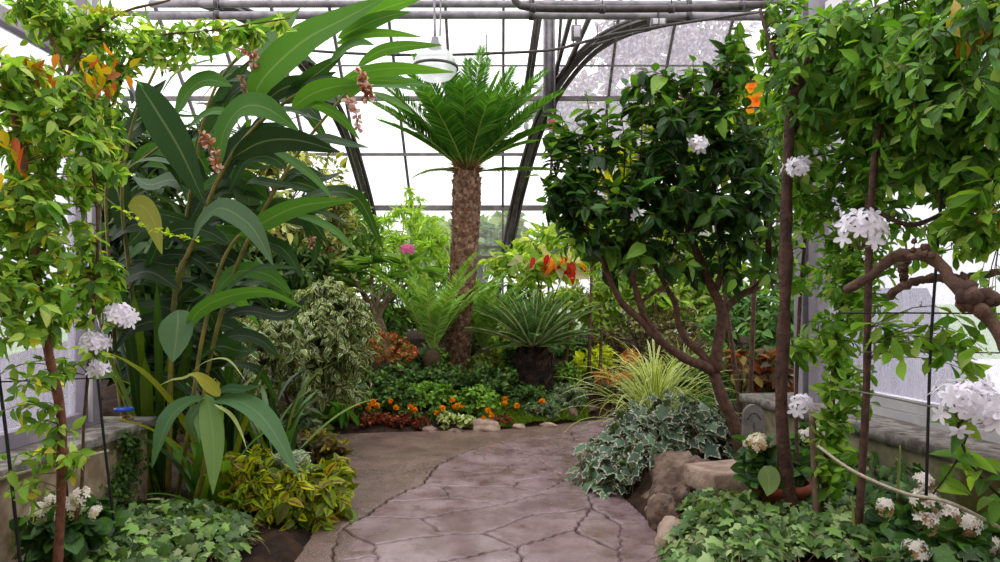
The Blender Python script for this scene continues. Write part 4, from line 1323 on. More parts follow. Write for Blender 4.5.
foliage_bush('chartreuse_plant', 'small chartreuse leaved plant right of the sago trunk', 'plant',
             [(588, 362, 9.6, 22, 14, .2), (604, 356, 9.8, 14, 12, .2)], gbase(590, 9.6),
             [(196, 206, 60), (170, 190, 54), (214, 216, 90)], T_OV, .09, .045, 60, 7, BR, MAT['leaf_thin'], seed=15)
foliage_bush('yellow_green_shrub', 'yellow-green shrublet behind the low cycad and tall trunk', 'plant',
             [(500, 350, 10.2, 26, 18, .3), (515, 330, 10.4, 16, 20, .3)], gbase(505, 10.2),
             [(150, 170, 60), (176, 190, 84), (110, 140, 50)], T_OV, .09, .045, 90, 8, BR, MAT['leaf_thin'], seed=16)
foliage_bush('coral_leaf_shrub', 'small coral-pink leaved shrub in the bed left of the low cycad', 'shrub',
             [(386, 346, 8.9, 26, 18, .3), (402, 352, 8.9, 18, 14, .25)], gbase(388, 8.9),
             [(196, 104, 76), (170, 90, 62), (126, 116, 60), (214, 136, 104), (96, 110, 52)], T_SM, .05, .022, 150, 10, BR, MAT['leaf'], seed=17)
foliage_bush('croton', 'small orange and salmon leaved croton behind the striped grass', 'plant',
             [(612, 376, 9.0, 20, 6, .2), (630, 356, 9.4, 10, 6, .2)], gbase(615, 9.1),
             [(190, 130, 84), (206, 160, 112), (170, 104, 66), (160, 150, 80)], T_LA, .11, .03, 34, 8, BR, MAT['leaf'], seed=18)

foliage_bush('evergreen_shrub', 'broad green shrub filling the ground below the yellow-flowering tree', 'shrub',
             [(620, 300, 11.4, 70, 34, .7), (700, 280, 11.0, 60, 50, .6), (560, 310, 11.6, 50, 24, .5)], gbase(640, 11.4),
             [(130, 164, 66), (160, 188, 88), (104, 138, 56), (180, 194, 108)], T_OV, .14, .055, 330, 10, BR, MAT['leaf_thin'], seed=20, nstem=8)
foliage_bush('evergreen_shrub', 'tall leafy green shrub between the ginger tips and left roof rib', 'shrub',
             [(330, 250, 10.6, 60, 50, .6), (270, 280, 10.2, 50, 40, .6)], gbase(310, 10.4),
             [(86, 118, 48), (112, 142, 62), (64, 92, 40)], T_OV, .13, .05, 260, 10, BR, MAT['leaf'], seed=21, nstem=6)
foliage_bush('dark_shrub', 'dark shrub against the far left end of the greenhouse', 'shrub',
             [(150, 200, 9.4, 70, 90, .7), (210, 150, 9.6, 50, 50, .5), (230, 250, 9.2, 50, 60, .6)], gbase(180, 9.3),
             [(52, 78, 36), (70, 100, 44), (38, 58, 28)], T_OV, .17, .07, 260, 10, BR, MAT['leaf_dark'], seed=22, nstem=6, stem_r=.03)
# orange-red leaved poinsettia-like shrub above the sago
b = gbase(545, 10.4)
r, C = foliage_bush('red_leaf_croton', 'tall croton with hanging red and orange leaves above the sago palm', 'shrub',
                    [(548, 266, 10.4, 42, 10, .3)], b, [(120, 150, 62), (160, 176, 90), (196, 190, 150)], T_BIG, .24, .12, 16, 5, BR, MAT['leaf_thin'], seed=19, nstem=4)
rs = np.random.RandomState(4); mb = MB()
q, d, _ = in_ell([(548, 262, 10.2, 22, 8, .2), (578, 268, 10.2, 10, 9, .2), (508, 270, 10.3, 5, 6, .1), (560, 262, 10.2, 24, 6, .2)], 34, rs, .2)
scatter(mb, T_BIG, q, np.array([0, -.1, -1.]) + rs.normal(0, .5, (34, 3)), np.array([0, -1, .3]) + rs.normal(0, .6, (34, 3)), rs.uniform(.12, .22, 34), .085,
        pal([(200, 70, 36), (226, 120, 40), (176, 44, 34), (236, 150, 50), (150, 44, 34)], 34, rs, .12))
part(r, 'coloured_foliage', mb, MAT['leaf_thin'], 'red and orange leaves')

# bare frangipani with whorls of long leaves and pink flower heads
b = gbase(392, 9.6)
r = thing('frangipani', 'frangipani with bare forked grey branches, long leaves and two pink flower heads', 'shrub', b)
mb = MB(); rs = np.random.RandomState(8)
tips = [(330, 262), (352, 268), (372, 258), (407, 258), (420, 268), (388, 272), (358, 282)]
for k, (x, y) in enumerate(tips):
    limb(mb, [b + [0, 0, -.05], P(378 + rs.uniform(-4, 4), 320, 9.6), P(374 + (x - 376) * .45, 295, 9.6 + rs.uniform(-.2, .2)), P(x, y + 8, 9.6 + rs.uniform(-.3, .3))], [.035, .03, .026, .022], 16, 7, s2l((132, 116, 96)), .06, k)
part(r, 'branches', mb, MAT['bark'])
mb = MB()
for x, y in tips:
    c = P(x, y + 6, 9.6); n = 15
    a = rs.uniform(0, 6.28, n); d = np.c_[np.cos(a), np.sin(a), rs.uniform(-.1, .7, n)]
    scatter(mb, T_BIG, np.repeat(c[None], n, 0), d, np.array([0, 0, 1.]) + rs.normal(0, .2, (n, 3)), rs.uniform(.3, .46, n), .1, pal([(112, 148, 72), (90, 126, 60), (142, 172, 96)], n, rs))
part(r, 'foliage', mb, MAT['leaf'])
flower_head(r, P(407, 251, 9.5), (0, -.3, 1), .11, 60, .05, (226, 120, 168), 3, mat=MAT['petal'], label='pink flower head')
flower_head(r, P(330, 253, 9.4), (0, -.3, 1), .09, 44, .05, (226, 150, 178), 4, mat=MAT['petal'], label='pale pink flower head')

# plant stakes / bare sapling stems right of the sago
for k, (pts, lab) in enumerate((([(592, 245), (591, 300), (589, 372)], 'tall thin brown sapling stem right of the sago fronds'),
                                ([(571, 318), (568, 345), (564, 376)], 'short leaning brown stem close to the sago trunk'),
                                ([(602, 310), (601, 345), (600, 380)], 'thin brown stem in front of the chartreuse plant'))):
    mb = MB(); C, _ = limb(mb, px_curve(pts, 9.3, 9.3), [.018, .022, .026], 14, 7, s2l((86, 66, 48)), .1, k)
    r = thing('sapling', lab, 'plant', C[-1]); part(r, 'stem', mb, MAT['bark'])
    fb = MB(); n = 26; i = rs.randint(0, 8, n)
    scatter(fb, T_OV, C[i], np.c_[rs.normal(size=(n, 2)), rs.uniform(-.2, .4, n)], np.array([0, 0, 1.]) + rs.normal(0, .3, (n, 3)), .12, .055, pal([(110, 140, 60), (140, 166, 80)], n, rs))
    part(r, 'foliage', fb, MAT['leaf_thin'])

# trees outside the glass
for k, (ells, bx, Y, cols, lab, L, nt_) in enumerate((
        ([(640, 60, 30, 60, 50, 4), (560, 100, 30, 40, 40, 3), (700, 60, 30, 50, 60, 4), (620, 150, 30, 60, 60, 4)], 640, 30, [(92, 84, 94), (112, 104, 112), (80, 80, 80)], 'grey-looking tree outside the dusty panes at upper right', .5, 420),
        ([(470, 240, 28, 34, 20, 2), (505, 236, 28, 24, 24, 2)], 480, 28, [(116, 136, 100), (140, 156, 116), (96, 116, 84)], 'pale green tree outside the glass right behind the palm trunk', .5, 200),
        ([(425, 240, 26, 20, 26, 2)], 425, 26, [(120, 150, 90), (146, 170, 110)], 'small bright tree outside the glass left of the palm trunk', .4, 130),
        ([(600, 240, 27, 60, 30, 3), (680, 240, 27, 60, 40, 3)], 640, 27, [(110, 130, 96), (136, 150, 116)], 'hedge-like tree outside the glass behind the camellia', .5, 260))):
    b = P(bx, 300, Y); b[2] = .4
    foliage_bush('garden_tree', lab, 'tree', ells, b, cols, T_OV, L, L * .55, nt_, 9, (90, 80, 76), MAT['leaf_thin'], seed=300 + k, stem_r=.2, twig_r=.03)
# ------------------------------------------------------------------ bedding in the middle
def mound(name, label, cat, px, py, rx, ry, cols, L=.05, W=.028, nt_=60, m=8, tpl=T_SM, mat='leaf', seed=0, group=None, rY=None, Y=None, **kw):
    """low plant whose middle shows at px,py"""
    b = on(px, py + ry * .75) if Y is None else gbase(px, Y)
    Yc = b[1] + .05
    k = Yc / F
    c = P(px, py, Yc)
    c[2] = max(c[2], b[2] + ry * k * .35)
    py2 = HZ - (c[2] - EYE) / k
    return foliage_bush(name, label, cat, [(px, py2, Yc, rx, ry, rY or rx * k * .8)], b, cols, tpl, L, W, nt_, m, (84, 78, 44), MAT[mat], seed=seed, nstem=4,
                        stem_r=.006, twig_r=.0025, shell=kw.pop('shell', .5), group=group, **kw)


DG = [(62, 92, 46), (84, 116, 58), (48, 72, 38), (104, 132, 74)]
LG = [(110, 148, 66), (140, 172, 86), (86, 124, 54)]
GG = [(110, 130, 100), (138, 154, 122), (86, 108, 80), (150, 164, 140)]
BEDS = [('bedding_shrub', 'dark green leafy mound in front of the low cycad left of the palm', 404, 376, 30, 16, DG), ('bedding_shrub', 'dark green leafy mound under the tall scaly trunk', 450, 376, 30, 15, DG),
        ('bedding_shrub', 'wide dark green mound left of the sago trunk', 492, 380, 32, 17, DG), ('bedding_shrub', 'green leafy mound below the coral-pink shrub', 372, 386, 26, 16, DG),
        ('bedding_shrub', 'dark green mound at the far left end of the flower bed', 348, 400, 22, 16, DG), ('bedding_shrub', 'bright green leafy mound in the middle of the bed behind the marigolds', 430, 394, 28, 12, LG),
        ('bedding_shrub', 'bright green leafy mound just in front of the sago trunk', 478, 400, 26, 13, LG), ('bedding_shrub', 'dark green mound at the foot of the sago palm', 528, 396, 26, 13, DG),
        ('bedding_shrub', 'low green mound between the marigolds and coral shrub', 398, 396, 22, 12, DG),
        ('bedding_shrub', 'green leafy mound between the coral-pink shrub and the cream-edged fig', 356, 366, 18, 18, DG), ('bedding_shrub', 'fresh green plant at the foot of the left low cycad', 432, 360, 22, 12, LG),
        ('bedding_shrub', 'olive green plant between the tall trunk and the sago trunk', 486, 366, 24, 12, [(110, 124, 58), (84, 100, 46), (140, 150, 76)]), ('bedding_shrub', 'dark plant behind the left side of the sago trunk', 510, 362, 16, 14, DG),
        ('bedding_shrub', 'reddish-brown low plant behind the chartreuse plant', 604, 346, 26, 12, [(96, 74, 50), (74, 60, 42), (116, 96, 62)]), ('bedding_shrub', 'green plant just right of the sago trunk', 566, 376, 18, 12, LG),
        ('bedding_shrub', 'dark green plant under the coral-pink shrub and low cycad', 412, 366, 20, 12, DG), ('bedding_shrub', 'brownish dark plant at the back under the frangipani', 380, 330, 30, 16, DG),
        ('bedding_shrub', 'dark green plant on the slope behind the tall trunk foot', 470, 340, 30, 14, DG), ('bedding_shrub', 'dark green plant on the slope behind the sapling stems', 570, 345, 24, 14, DG),
        ('silver_herb', 'grey-green feathery mound right of the sago trunk', 566, 396, 26, 13, GG), ('silver_herb', 'pale grey-green mound behind the striped grass', 606, 384, 24, 10, GG),
        ('silver_herb', 'low grey-green mound at the bend of the path edge', 540, 408, 22, 8, GG), ('silver_herb', 'grey-green tuft behind the croton', 636, 388, 22, 10, GG)]
for k, (nm, lab, px, py, rx, ry, cols) in enumerate(BEDS):
    fine = nm == 'silver_herb'
    mound(nm, lab, 'plant', px, py, rx, ry + 3, cols, .052 if not fine else .055, .03 if not fine else .014, 150 if not fine else 150, 9, T_SM if not fine else T_LA, 'leaf', 500 + k)

# marigolds: foliage with round orange heads
MG = [(357, 408, 2), (374, 404, 4), (397, 403, 2), (414, 412, 2), (436, 409, 3), (456, 404, 5), (486, 414, 3), (511, 402, 4), (537, 406, 2)]
ORD = ['leftmost', 'second from left', 'third from left', 'fourth from left', 'fifth from left', 'sixth from left', 'third from right', 'second from right', 'rightmost']
for k, (px, py, nf) in enumerate(MG):
    r, C = mound('marigold', 'orange marigold in the bed edge, %s of the nine' % ORD[k], 'flower', px, py + 4, 10, 7, [(70, 104, 46), (96, 130, 60)], .05, .02, 30, 7, T_LA, 'leaf', 540 + k, 'orange marigolds along the bed')
    rs = np.random.RandomState(k); Y = rloc(r)[1]
    for j in range(nf):
        c = P(px + rs.uniform(-7, 7), py - rs.uniform(-5, 5), Y - rs.uniform(.0, .12))
        mb = MB(); n = 36
        d = unit(rs.normal(size=(n, 3)) + np.array([0, -.25, .6]))
        scatter(mb, T_PE, np.repeat(c[None], n, 0), d, rs.normal(size=(n, 3)), .037, .026, pal([(244, 158, 30), (252, 182, 50), (228, 130, 20)], n, rs, .06))
        o = part(r, 'flower_head', mb, MAT['petal'], 'orange flower head')

# bronze and cream edging plants
BZ = [(118, 52, 42), (92, 44, 38), (146, 80, 58), (76, 62, 40)]
for k, (px, py) in enumerate(((352, 416), (366, 420), (380, 417), (394, 421), (408, 418), (421, 423), (490, 418), (502, 420))):
    mound('bronze_begonia', 'bronze-red leafy edging plant along the bed front, %s of eight' % ['leftmost', 'second from left', 'third from left', 'fourth from left', 'fourth from right', 'third from right', 'second from right', 'rightmost'][k], 'plant', px, py, 10, 6, BZ, .045, .034, 36, 7, T_OV, 'leaf', 570 + k, 'bronze edging plants')
for k, (px, py, lab) in enumerate(((446, 420, 'left one of two cream-variegated edging plants'), (464, 421, 'right one of two cream-variegated edging plants'), (408, 404, 'cream-speckled plant among the marigolds'))):
    mound('variegated_edging', lab, 'plant', px, py, 11, 7, [(150, 168, 100), (200, 206, 150), (120, 146, 76)], .045, .026, 44, 7, T_OV, 'ficus', 590 + k)

# moss along the edge
mb = MB(); rs = np.random.RandomState(31); n = 9000
X = rs.uniform(-.1, 1.1, n); Yg = np.interp(X, XE, YE) + rs.beta(1.2, 2.2, n) * .55
zz = G(X, Yg) + .02 + .03 * np.sin(X * 11) * np.sin(Yg * 9)
d = np.c_[rs.normal(0, .5, (n, 2)), np.ones(n)]
scatter(mb, T_LA, np.c_[X, Yg, zz], d, rs.normal(size=(n, 3)), rs.uniform(.02, .05, n), .007, pal([(104, 128, 56), (84, 108, 46), (130, 150, 70)], n, rs, .2))
solo('moss', mb, MAT['moss'], 'low green moss mat along the curved bed edge', 'moss', kind='stuff')

# stones along the edge
for k, (px, py, rx, ry, lab, m) in enumerate(((487, 431, 17, 8, 'wide flat tan stone at the front edge of the bed', 'stone_pale'), (572, 418, 7, 8, 'round brown stone on the moss right of the bed', 'stone'),
                                              (428, 432, 9, 4, 'small low stone in front of the cream edging plants', 'stone'), (519, 430, 7, 5, 'small stone just right of the wide flat stone', 'stone_pale'),
                                              (548, 428, 10, 4, 'flat thin stone at the edge of the moss', 'stone_pale'), (590, 410, 9, 4, 'half-buried stone by the striped grass', 'stone'), (549, 420, 4, 6, 'small upright stone in the moss', 'stone_pale'), (456, 433, 10, 3, 'low brown stone left of the wide flat stone', 'stone'))):
    b = on(px, py); kk = b[1] / F
    mb = MB(); rock(mb, b + np.array([0, .04, ry * kk * .4]), (rx * kk, rx * kk * .8, ry * kk), 80 + k)
    solo('edging_stone', mb, MAT[m], lab, 'stone', 'stones edging the bed')

# bromeliad like blue-grey straps in the bed
strap_clump('blue_bromeliad', 'blue-grey arching strap plant left of the low cycad', 'plant', on(418, 378), 12, .42, .06, [(86, 112, 100), (110, 134, 122)], 71, .8, 1.0)
strap_clump('broad_leaf_lily', 'fresh green broad leaved lily at the left end of the flower bed', 'plant', on(340, 424), 14, .5, .12, [(92, 140, 58), (70, 112, 48)], 72, .8, .7, 'leaf_big', prof=p_ovate)
strap_clump('dark_bromeliad', 'dark low strap plant between the coleus and the brown concrete', 'plant', on(318, 424), 16, .55, .08, [(44, 62, 34), (66, 82, 46), (74, 60, 40)], 73, .9, .5)

# striped ornamental grass
GV = [(118, 142, 62), (92, 122, 50), (146, 164, 84)]
for k, (px, py, n, L, lab) in enumerate(((655, 436, 260, .98, 'big clump of yellow-striped grass arching over the path'), (682, 400, 150, .85, 'smaller clump of yellow-striped grass behind the big clump'), (640, 400, 110, .7, 'low clump of striped grass beside the grey-green mound'))):
    b = on(px, py)
    strap_clump('striped_grass', lab, 'grass', b, n, L, .018, GV, 90 + k, .55, 1.6, 'grass_var', 'striped grass clumps')
foliage_bush('parsley_green_shrub', 'fresh green small-leaved bush between the striped grass and camellia trunk', 'shrub', [(705, 415, 6.5, 26, 24, .3)], gbase(705, 6.5), [(74, 116, 46), (96, 138, 58), (56, 90, 38)], T_SM, .04, .02, 170, 10, BR, MAT['leaf'], seed=95)
foliage_bush('evergreen_shrub', 'low dark shrub under the camellia behind the striped grass', 'shrub', [(700, 375, 7.6, 40, 22, .4)], gbase(700, 7.7), DG, T_OV, .09, .04, 120, 9, BR, MAT['leaf'], seed=96)

# ------------------------------------------------------------------ coleus, silver leaf and the left foreground
CO = [(150, 166, 46), (120, 146, 44), (176, 182, 66), (86, 110, 38), (150, 140, 50)]
foliage_bush('coleus', 'yellow-green coleus with dark red veins spilling onto the path', 'plant', [(268, 505, 4.65, 50, 40, .35), (314, 508, 4.75, 40, 38, .3), (328, 478, 4.9, 26, 26, .25), (250, 468, 4.75, 36, 24, .3), (290, 486, 4.6, 40, 24, .3)], (-1.33, 4.75, .04), CO, T_BIG, .085, .05, 300, 8, (110, 90, 50), MAT['coleus'], seed=601, nstem=8, droop=.5)
foliage_bush('coleus', 'small dark bronze coleus behind the yellow-green one', 'plant', [(308, 446, 5.9, 26, 18, .25), (334, 454, 5.8, 18, 16, .2)], (-1.55, 5.9, .04), [(104, 92, 40), (80, 60, 40), (140, 130, 56), (60, 70, 34)], T_BIG, .08, .045, 70, 8, (90, 60, 40), MAT['coleus'], seed=602, nstem=5)
foliage_bush('dusty_miller', 'silver-grey lacy dusty miller in the middle of the coleus', 'plant', [(297, 464, 4.7, 14, 13, .15), (284, 458, 4.75, 9, 6, .1)], (-1.4, 4.9, .1), [(176, 186, 176), (150, 162, 152), (196, 204, 196)], T_LA, .05, .01, 50, 14, (150, 158, 150), MAT['leaf'], seed=603, nstem=5, spread=1.3)
foliage_bush('undergrowth', 'dark leafy undergrowth below the cream-edged fig', 'plant', [(285, 425, 6.2, 50, 22, .4), (240, 430, 5.9, 40, 30, .3)], (-1.9, 6.1, .05), [(48, 66, 34), (66, 86, 44), (36, 50, 28), (84, 96, 56)], T_OV, .09, .04, 150, 9, (60, 50, 36), MAT['leaf'], seed=604)
# ------------------------------------------------------------------ camellia tree on the right
def wood(root, name, list_, col, seed, mat='bark', n=26, sides=8, knobs=.08, wob=0.0):
    """branches of one tree in one continuous mesh; returns points along them"""
    mb = MB(); pts = []
    for k, (px, y0, y1, rr) in enumerate(list_):
        C, _ = limb(mb, px_curve(px, y0, y1), rr, n, sides, s2l(col), knobs, seed + k, wob)
        pts.append(C)
    return part(root, name, mb, MAT[mat]), np.concatenate(pts)


b = P(737, 440, 5.6); b[2] = float(G(b[0], b[1])) - .03
r = thing('camellia_tree', 'spreading multi-branched tree with glossy dark leaves right of the path', 'tree', b)
BK = (92, 68, 56)
tr, sk = wood(r, 'trunk', [([(744, 478), (736, 430), (723, 400), (712, 368)], 5.6, 5.6, [.06, .055, .05, .045]),
                           ([(713, 372), (704, 366), (688, 360), (664, 344), (640, 320), (620, 300), (607, 272), (600, 246)], 5.6, 5.3, [.042, .034, .03, .024, .016]),
                           ([(712, 370), (702, 354), (688, 342), (679, 326), (676, 306), (668, 290), (652, 262), (636, 240)], 5.6, 5.7, [.036, .03, .024, .018, .012]),
                           ([(714, 372), (719, 338), (722, 311), (710, 284), (698, 256), (688, 226), (676, 190), (664, 140)], 5.6, 5.5, [.05, .042, .036, .03, .022, .014]),
                           ([(722, 314), (730, 304), (742, 294), (758, 286), (768, 262), (766, 220), (752, 170)], 5.6, 5.4, [.034, .028, .022, .014]),
                           ([(716, 290), (722, 268), (720, 236), (714, 200), (716, 150), (706, 96)], 5.55, 5.3, [.028, .022, .018, .01]),
                           ([(644, 322), (640, 300), (630, 270), (630, 240), (618, 210), (600, 170)], 5.45, 5.3, [.02, .017, .014, .009]),
                           ([(640, 303), (654, 292), (667, 284), (680, 254)], 5.45, 5.5, [.016, .014, .012]),
                           ([(664, 344), (640, 306), (634, 268), (650, 225), (660, 180), (690, 90)], 5.45, 5.3, [.022, .018, .014, .008]),
                           ([(607, 272), (590, 232), (574, 200), (556, 176)], 5.3, 5.2, [.014, .01, .007])], BK, 700)
DK = [(40, 70, 32), (54, 88, 38), (32, 56, 28), (76, 112, 48), (110, 146, 66)]
foliage_bush(None, None, None, [(636, 222, 5.4, 84, 40, .55), (700, 180, 5.4, 76, 58, .6), (598, 200, 5.3, 52, 36, .4), (668, 140, 5.4, 56, 42, .5), (730, 120, 5.3, 46, 50, .45), (576, 196, 5.2, 36, 30, .3),
                                (690, 225, 5.5, 70, 30, .5), (740, 195, 5.3, 46, 50, .5)], b, DK, T_OV, .115, .062, 390, 7, BK, MAT['leaf_gloss'], seed=701, skel=sk, root=r,
             twig_r=.0035, shell=.35, t0=.45, droop=.12, facing=(0, 0, .9), weights=[.3, .3, .2, .14, .06])
foliage_bush(None, None, None, [(595, 135, 5.2, 44, 30, .2), (690, 85, 5.3, 26, 26, .2), (558, 140, 5.2, 18, 24, .15), (735, 60, 5.3, 26, 30, .2), (640, 100, 5.3, 30, 30, .2)], b, DK, T_OV, .12, .065, 60, 7, BK, MAT['leaf_gloss'], seed=702, skel=sk, root=r,
             twig_r=.0035, shell=.1, t0=.5, sag=0, up=.05, partname='top_foliage')
rs = np.random.RandomState(14)
for k, (px, py, x0, y0) in enumerate(((586, 92, 596, 180), (560, 112, 572, 190), (606, 100, 606, 170), (640, 104, 640, 160), (693, 62, 690, 140), (704, 92, 712, 150), (726, 52, 726, 120), (662, 118, 662, 170), (548, 150, 560, 200), (738, 30, 736, 100), (622, 118, 624, 180), (574, 130, 586, 190), (540, 176, 560, 206))):
    mb = MB(); C, _ = limb(mb, [P(x0, y0, 5.3), P((x0 + px) / 2 + 2, (y0 + py) / 2, 5.2), P(px, py, 5.2)], [.007, .003], 16, 5, s2l((74, 60, 44)))
    o = part(r, 'shoot', mb, MAT['bark'])
    fb = MB(); n = 20; i = np.linspace(3, 15, n).astype(int); a = rs.uniform(0, 6.28, n)
    scatter(fb, T_OV, C[i], np.c_[np.cos(a), np.sin(a), rs.uniform(-.25, .35, n)], np.array([0, 0, 1.]) + rs.normal(0, .25, (n, 3)), rs.uniform(.08, .13, n), .062, pal(DK[1:], n, rs))
    part(o, 'foliage', fb, MAT['leaf_gloss'])
rs = np.random.RandomState(12)
flower_head(r, P(699, 146, 5.05), (0, -1, .1), .07, 9, .05, (246, 240, 246), 31, dome=1, ped=False)
flower_head(r, P(640, 218, 5.0), (0, -1, .1), .05, 5, .04, (240, 236, 240), 32, dome=1, ped=False)

foliage_bush(None, None, None, [(600, 246, 5.3, 50, 24, .3), (650, 262, 5.5, 50, 22, .4), (710, 262, 5.5, 50, 26, .4), (760, 250, 5.4, 26, 34, .3)], b, DK[1:], T_OV, .115, .06, 74, 6, BK, MAT['leaf_gloss'], seed=704, skel=sk, root=r,
             twig_r=.003, shell=.1, t0=.4, droop=.5, partname='lower_foliage')
# orange hibiscus behind
b = gbase(752, 6.5)
r, C = foliage_bush('hibiscus', 'hibiscus with yellow-green leaves and an orange bloom at upper right', 'shrub', [(745, 110, 6.4, 36, 50, .3), (720, 150, 6.4, 36, 40, .3)], b, [(140, 166, 60), (110, 142, 52), (166, 184, 78)],
                    T_OV, .11, .06, 120, 8, BK, MAT['leaf_thin'], seed=703, stem_r=.025, nstem=2)
for k, (px, py, s) in enumerate(((756, 103, .105), (752, 86, .075), (716, 103, .06))):
    c = P(px, py, 5.9); mb = MB(); rs = np.random.RandomState(k)
    flower5(mb, c[None], np.array([[-.3, -1, .2 * k]]), s, s2l((248, 152, 20)), rs, 5, T_OB, .8, .3)
    flower5(mb, c[None] - [0, .01, 0], np.array([[-.2, -1, .2]]), s * .6, s2l((240, 120, 16)), rs, 5, T_OB, .8, .6)
    part(r, 'bloom', mb, MAT['petal'], 'orange bloom')

# ------------------------------------------------------------------ climbing vine on the right
b = P(793, 540, 4.05); b[2] = float(G(b[0], b[1])) - .03
r = thing('jasmine_vine', 'dense green climbing vine with white flower clusters covering the upper right', 'vine', b)
VB = (84, 62, 54)
STEMS = [([(795, 545), (792, 515), (784, 455), (781, 385), (785, 300), (787, 180), (796, 90), (830, 30), (890, 4)], 4.05, 3.7, [.045, .042, .036, .034, .034, .03, .024, .016]),
         ([(858, 540), (859, 520), (866, 400), (868, 300), (872, 190), (884, 110), (920, 50), (970, 20)], 3.75, 3.2, [.022, .02, .018, .017, .015, .012]),
         ([(822, 540), (823, 520), (830, 420), (838, 340), (850, 250), (860, 150), (850, 60)], 3.95, 3.8, [.02, .018, .016, .013]),
         ([(799, 520), (798, 470), (796, 400), (800, 300), (806, 200), (790, 110), (770, 40)], 4.1, 4.3, [.012, .011, .01, .009])]
for k, s in enumerate(STEMS):
    o, p_ = wood(r, 'stem', [s], VB, 720 + k, 'bark_rough' if k == 0 else 'bark', 34, 9, .14 if k == 0 else .08)
    STEMS[k] = p_
mb = MB(); tubes(mb, spline(px_curve([(817, 532), (815, 480), (812, 412)], 3.9, 3.9), 12), np.array([.02, .021, .02, .019, .02, .022, .019, .018, .019, .021, .018, .018]), 8, s2l((120, 100, 88)))
part(r, 'pruned_stem', mb, MAT['bark'], 'pruned stem with cut top')
extra = [px_curve(p, a, b_) for p, a, b_ in (([(830, 30), (900, 60), (960, 120), (1000, 190)], 3.6, 3.0), ([(884, 110), (930, 150), (990, 180), (1030, 210)], 3.4, 2.9), ([(796, 90), (775, 60), (760, 10)], 4.0, 4.4), ([(890, 4), (950, -10), (1030, 10)], 3.6, 2.9), ([(866, 205), (910, 225), (960, 210), (1000, 240)], 3.5, 3.1))]
ex = []
for k, e in enumerate(extra):
    mb = MB(); C, _ = limb(mb, e, [.014, .01], 20, 6, s2l((70, 50, 42)), .08, k); ex.append(C); part(r, 'stem', mb, MAT['bark'])
sk = np.concatenate(STEMS[:4] + ex)
sk_hi = sk[sk[:, 2] > 1.3]
VG = [(74, 114, 42), (96, 138, 54), (54, 88, 36), (122, 158, 70), (150, 176, 96)]
foliage_bush(None, None, None, [(880, 62, 3.6, 112, 74, .5), (832, 132, 4.0, 62, 80, .45), (965, 56, 3.0, 80, 74, .45), (800, 58, 4.3, 44, 70, .4), (890, 170, 3.6, 44, 44, .3), (960, 160, 3.2, 48, 40, .25), (930, 120, 3.3, 60, 60, .3)],
             b, VG, T_OB, .082, .036, 900, 9, (76, 70, 40), MAT['leaf'], seed=731, skel=sk_hi, root=r, twig_r=.0022, shell=.25, t0=.3, droop=.55, sag=.3, along=.6, weights=[.3, .3, .2, .13, .07])
foliage_bush(None, None, None, [(840, 290, 3.85, 26, 70, .2), (818, 350, 4.0, 20, 40, .2), (868, 270, 3.7, 20, 50, .15), (850, 380, 3.75, 20, 44, .15), (806, 240, 4.1, 22, 60, .2), (835, 440, 3.85, 22, 60, .12), (905, 240, 3.5, 30, 26, .15), (962, 230, 3.1, 40, 26, .15)],
             b, VG[:2] + VG[3:], T_OB, .072, .03, 250, 8, (90, 90, 46), MAT['leaf_thin'], seed=732, skel=sk, root=r, twig_r=.002, shell=.2, t0=.25, droop=.3, partname='lower_foliage')
foliage_bush(None, None, None, [(985, 330, 3.0, 26, 40, .15), (890, 335, 3.4, 16, 22, .1), (975, 210, 3.0, 30, 40, .15)], b, VG[:2] + VG[3:], T_OB, .095, .042, 34, 6, (90, 70, 46), MAT['leaf_thin'], seed=733, skel=sk, root=r, twig_r=.002,
             shell=.2, t0=.35, droop=.4, partname='near_foliage')
rs = np.random.RandomState(5); mb = MB()
q, _, _ = in_ell([(985, 30, 2.9, 20, 14, .1), (940, 180, 3.2, 16, 10, .1), (826, 115, 3.9, 8, 10, .1), (990, 215, 3.0, 8, 16, .1), (955, 15, 3.0, 10, 16, .1)], 40, rs, .1)
scatter(mb, T_OB, q, np.array([0, 0, -1.]) + rs.normal(0, .5, (40, 3)), rs.normal(size=(40, 3)) - [0, 1, 0], .09, .04, pal([(168, 120, 50), (140, 92, 40), (186, 150, 70), (200, 170, 110)], 40, rs))
part(r, 'withered_foliage', mb, MAT['leaf_thin'], 'brown withered leaves')
W = (244, 240, 248)
for k, (px, py, Y, rr, n, s) in enumerate(((800, 167, 3.7, .085, 22, .034), (862, 226, 3.2, .12, 26, .046), (800, 402, 3.75, .07, 14, .038), (966, 396, 2.8, .14, 30, .046), (990, 412, 2.75, .09, 12, .046))):
    flower_head(r, P(px, py + rr * F / Y * .3, Y), (-.2, -.6, .8), rr, n, s, W, 800 + k, dome=.7, label='white flower cluster')
# spray that carries the big cluster at right edge
mb = MB(); C1, _ = limb(mb, px_curve([(1004, 500), (975, 470), (958, 430), (964, 404)], 2.85, 2.85), [.006, .005], 14, 5, s2l((60, 48, 36))); C2, _ = limb(mb, px_curve([(933, 494), (958, 458), (972, 420)], 2.9, 2.85), [.004, .004], 10, 5, s2l((60, 48, 36)))
part(r, 'flowering_shoot', mb, MAT['bark'])
mb = MB(); rs = np.random.RandomState(77); n = 26; q = np.concatenate([C1, C2])[rs.randint(0, 20, n)] + rs.normal(0, .02, (n, 3))
scatter(mb, T_OV, q, np.c_[rs.normal(size=(n, 2)), rs.uniform(-1, .2, n)], np.array([-.3, -.5, .8]) + rs.normal(0, .3, (n, 3)), rs.uniform(.08, .15, n), .05, pal([(96, 138, 60), (124, 156, 66), (74, 110, 52)], n, rs))
part(r, 'shoot_foliage', mb, MAT['leaf_thin'])

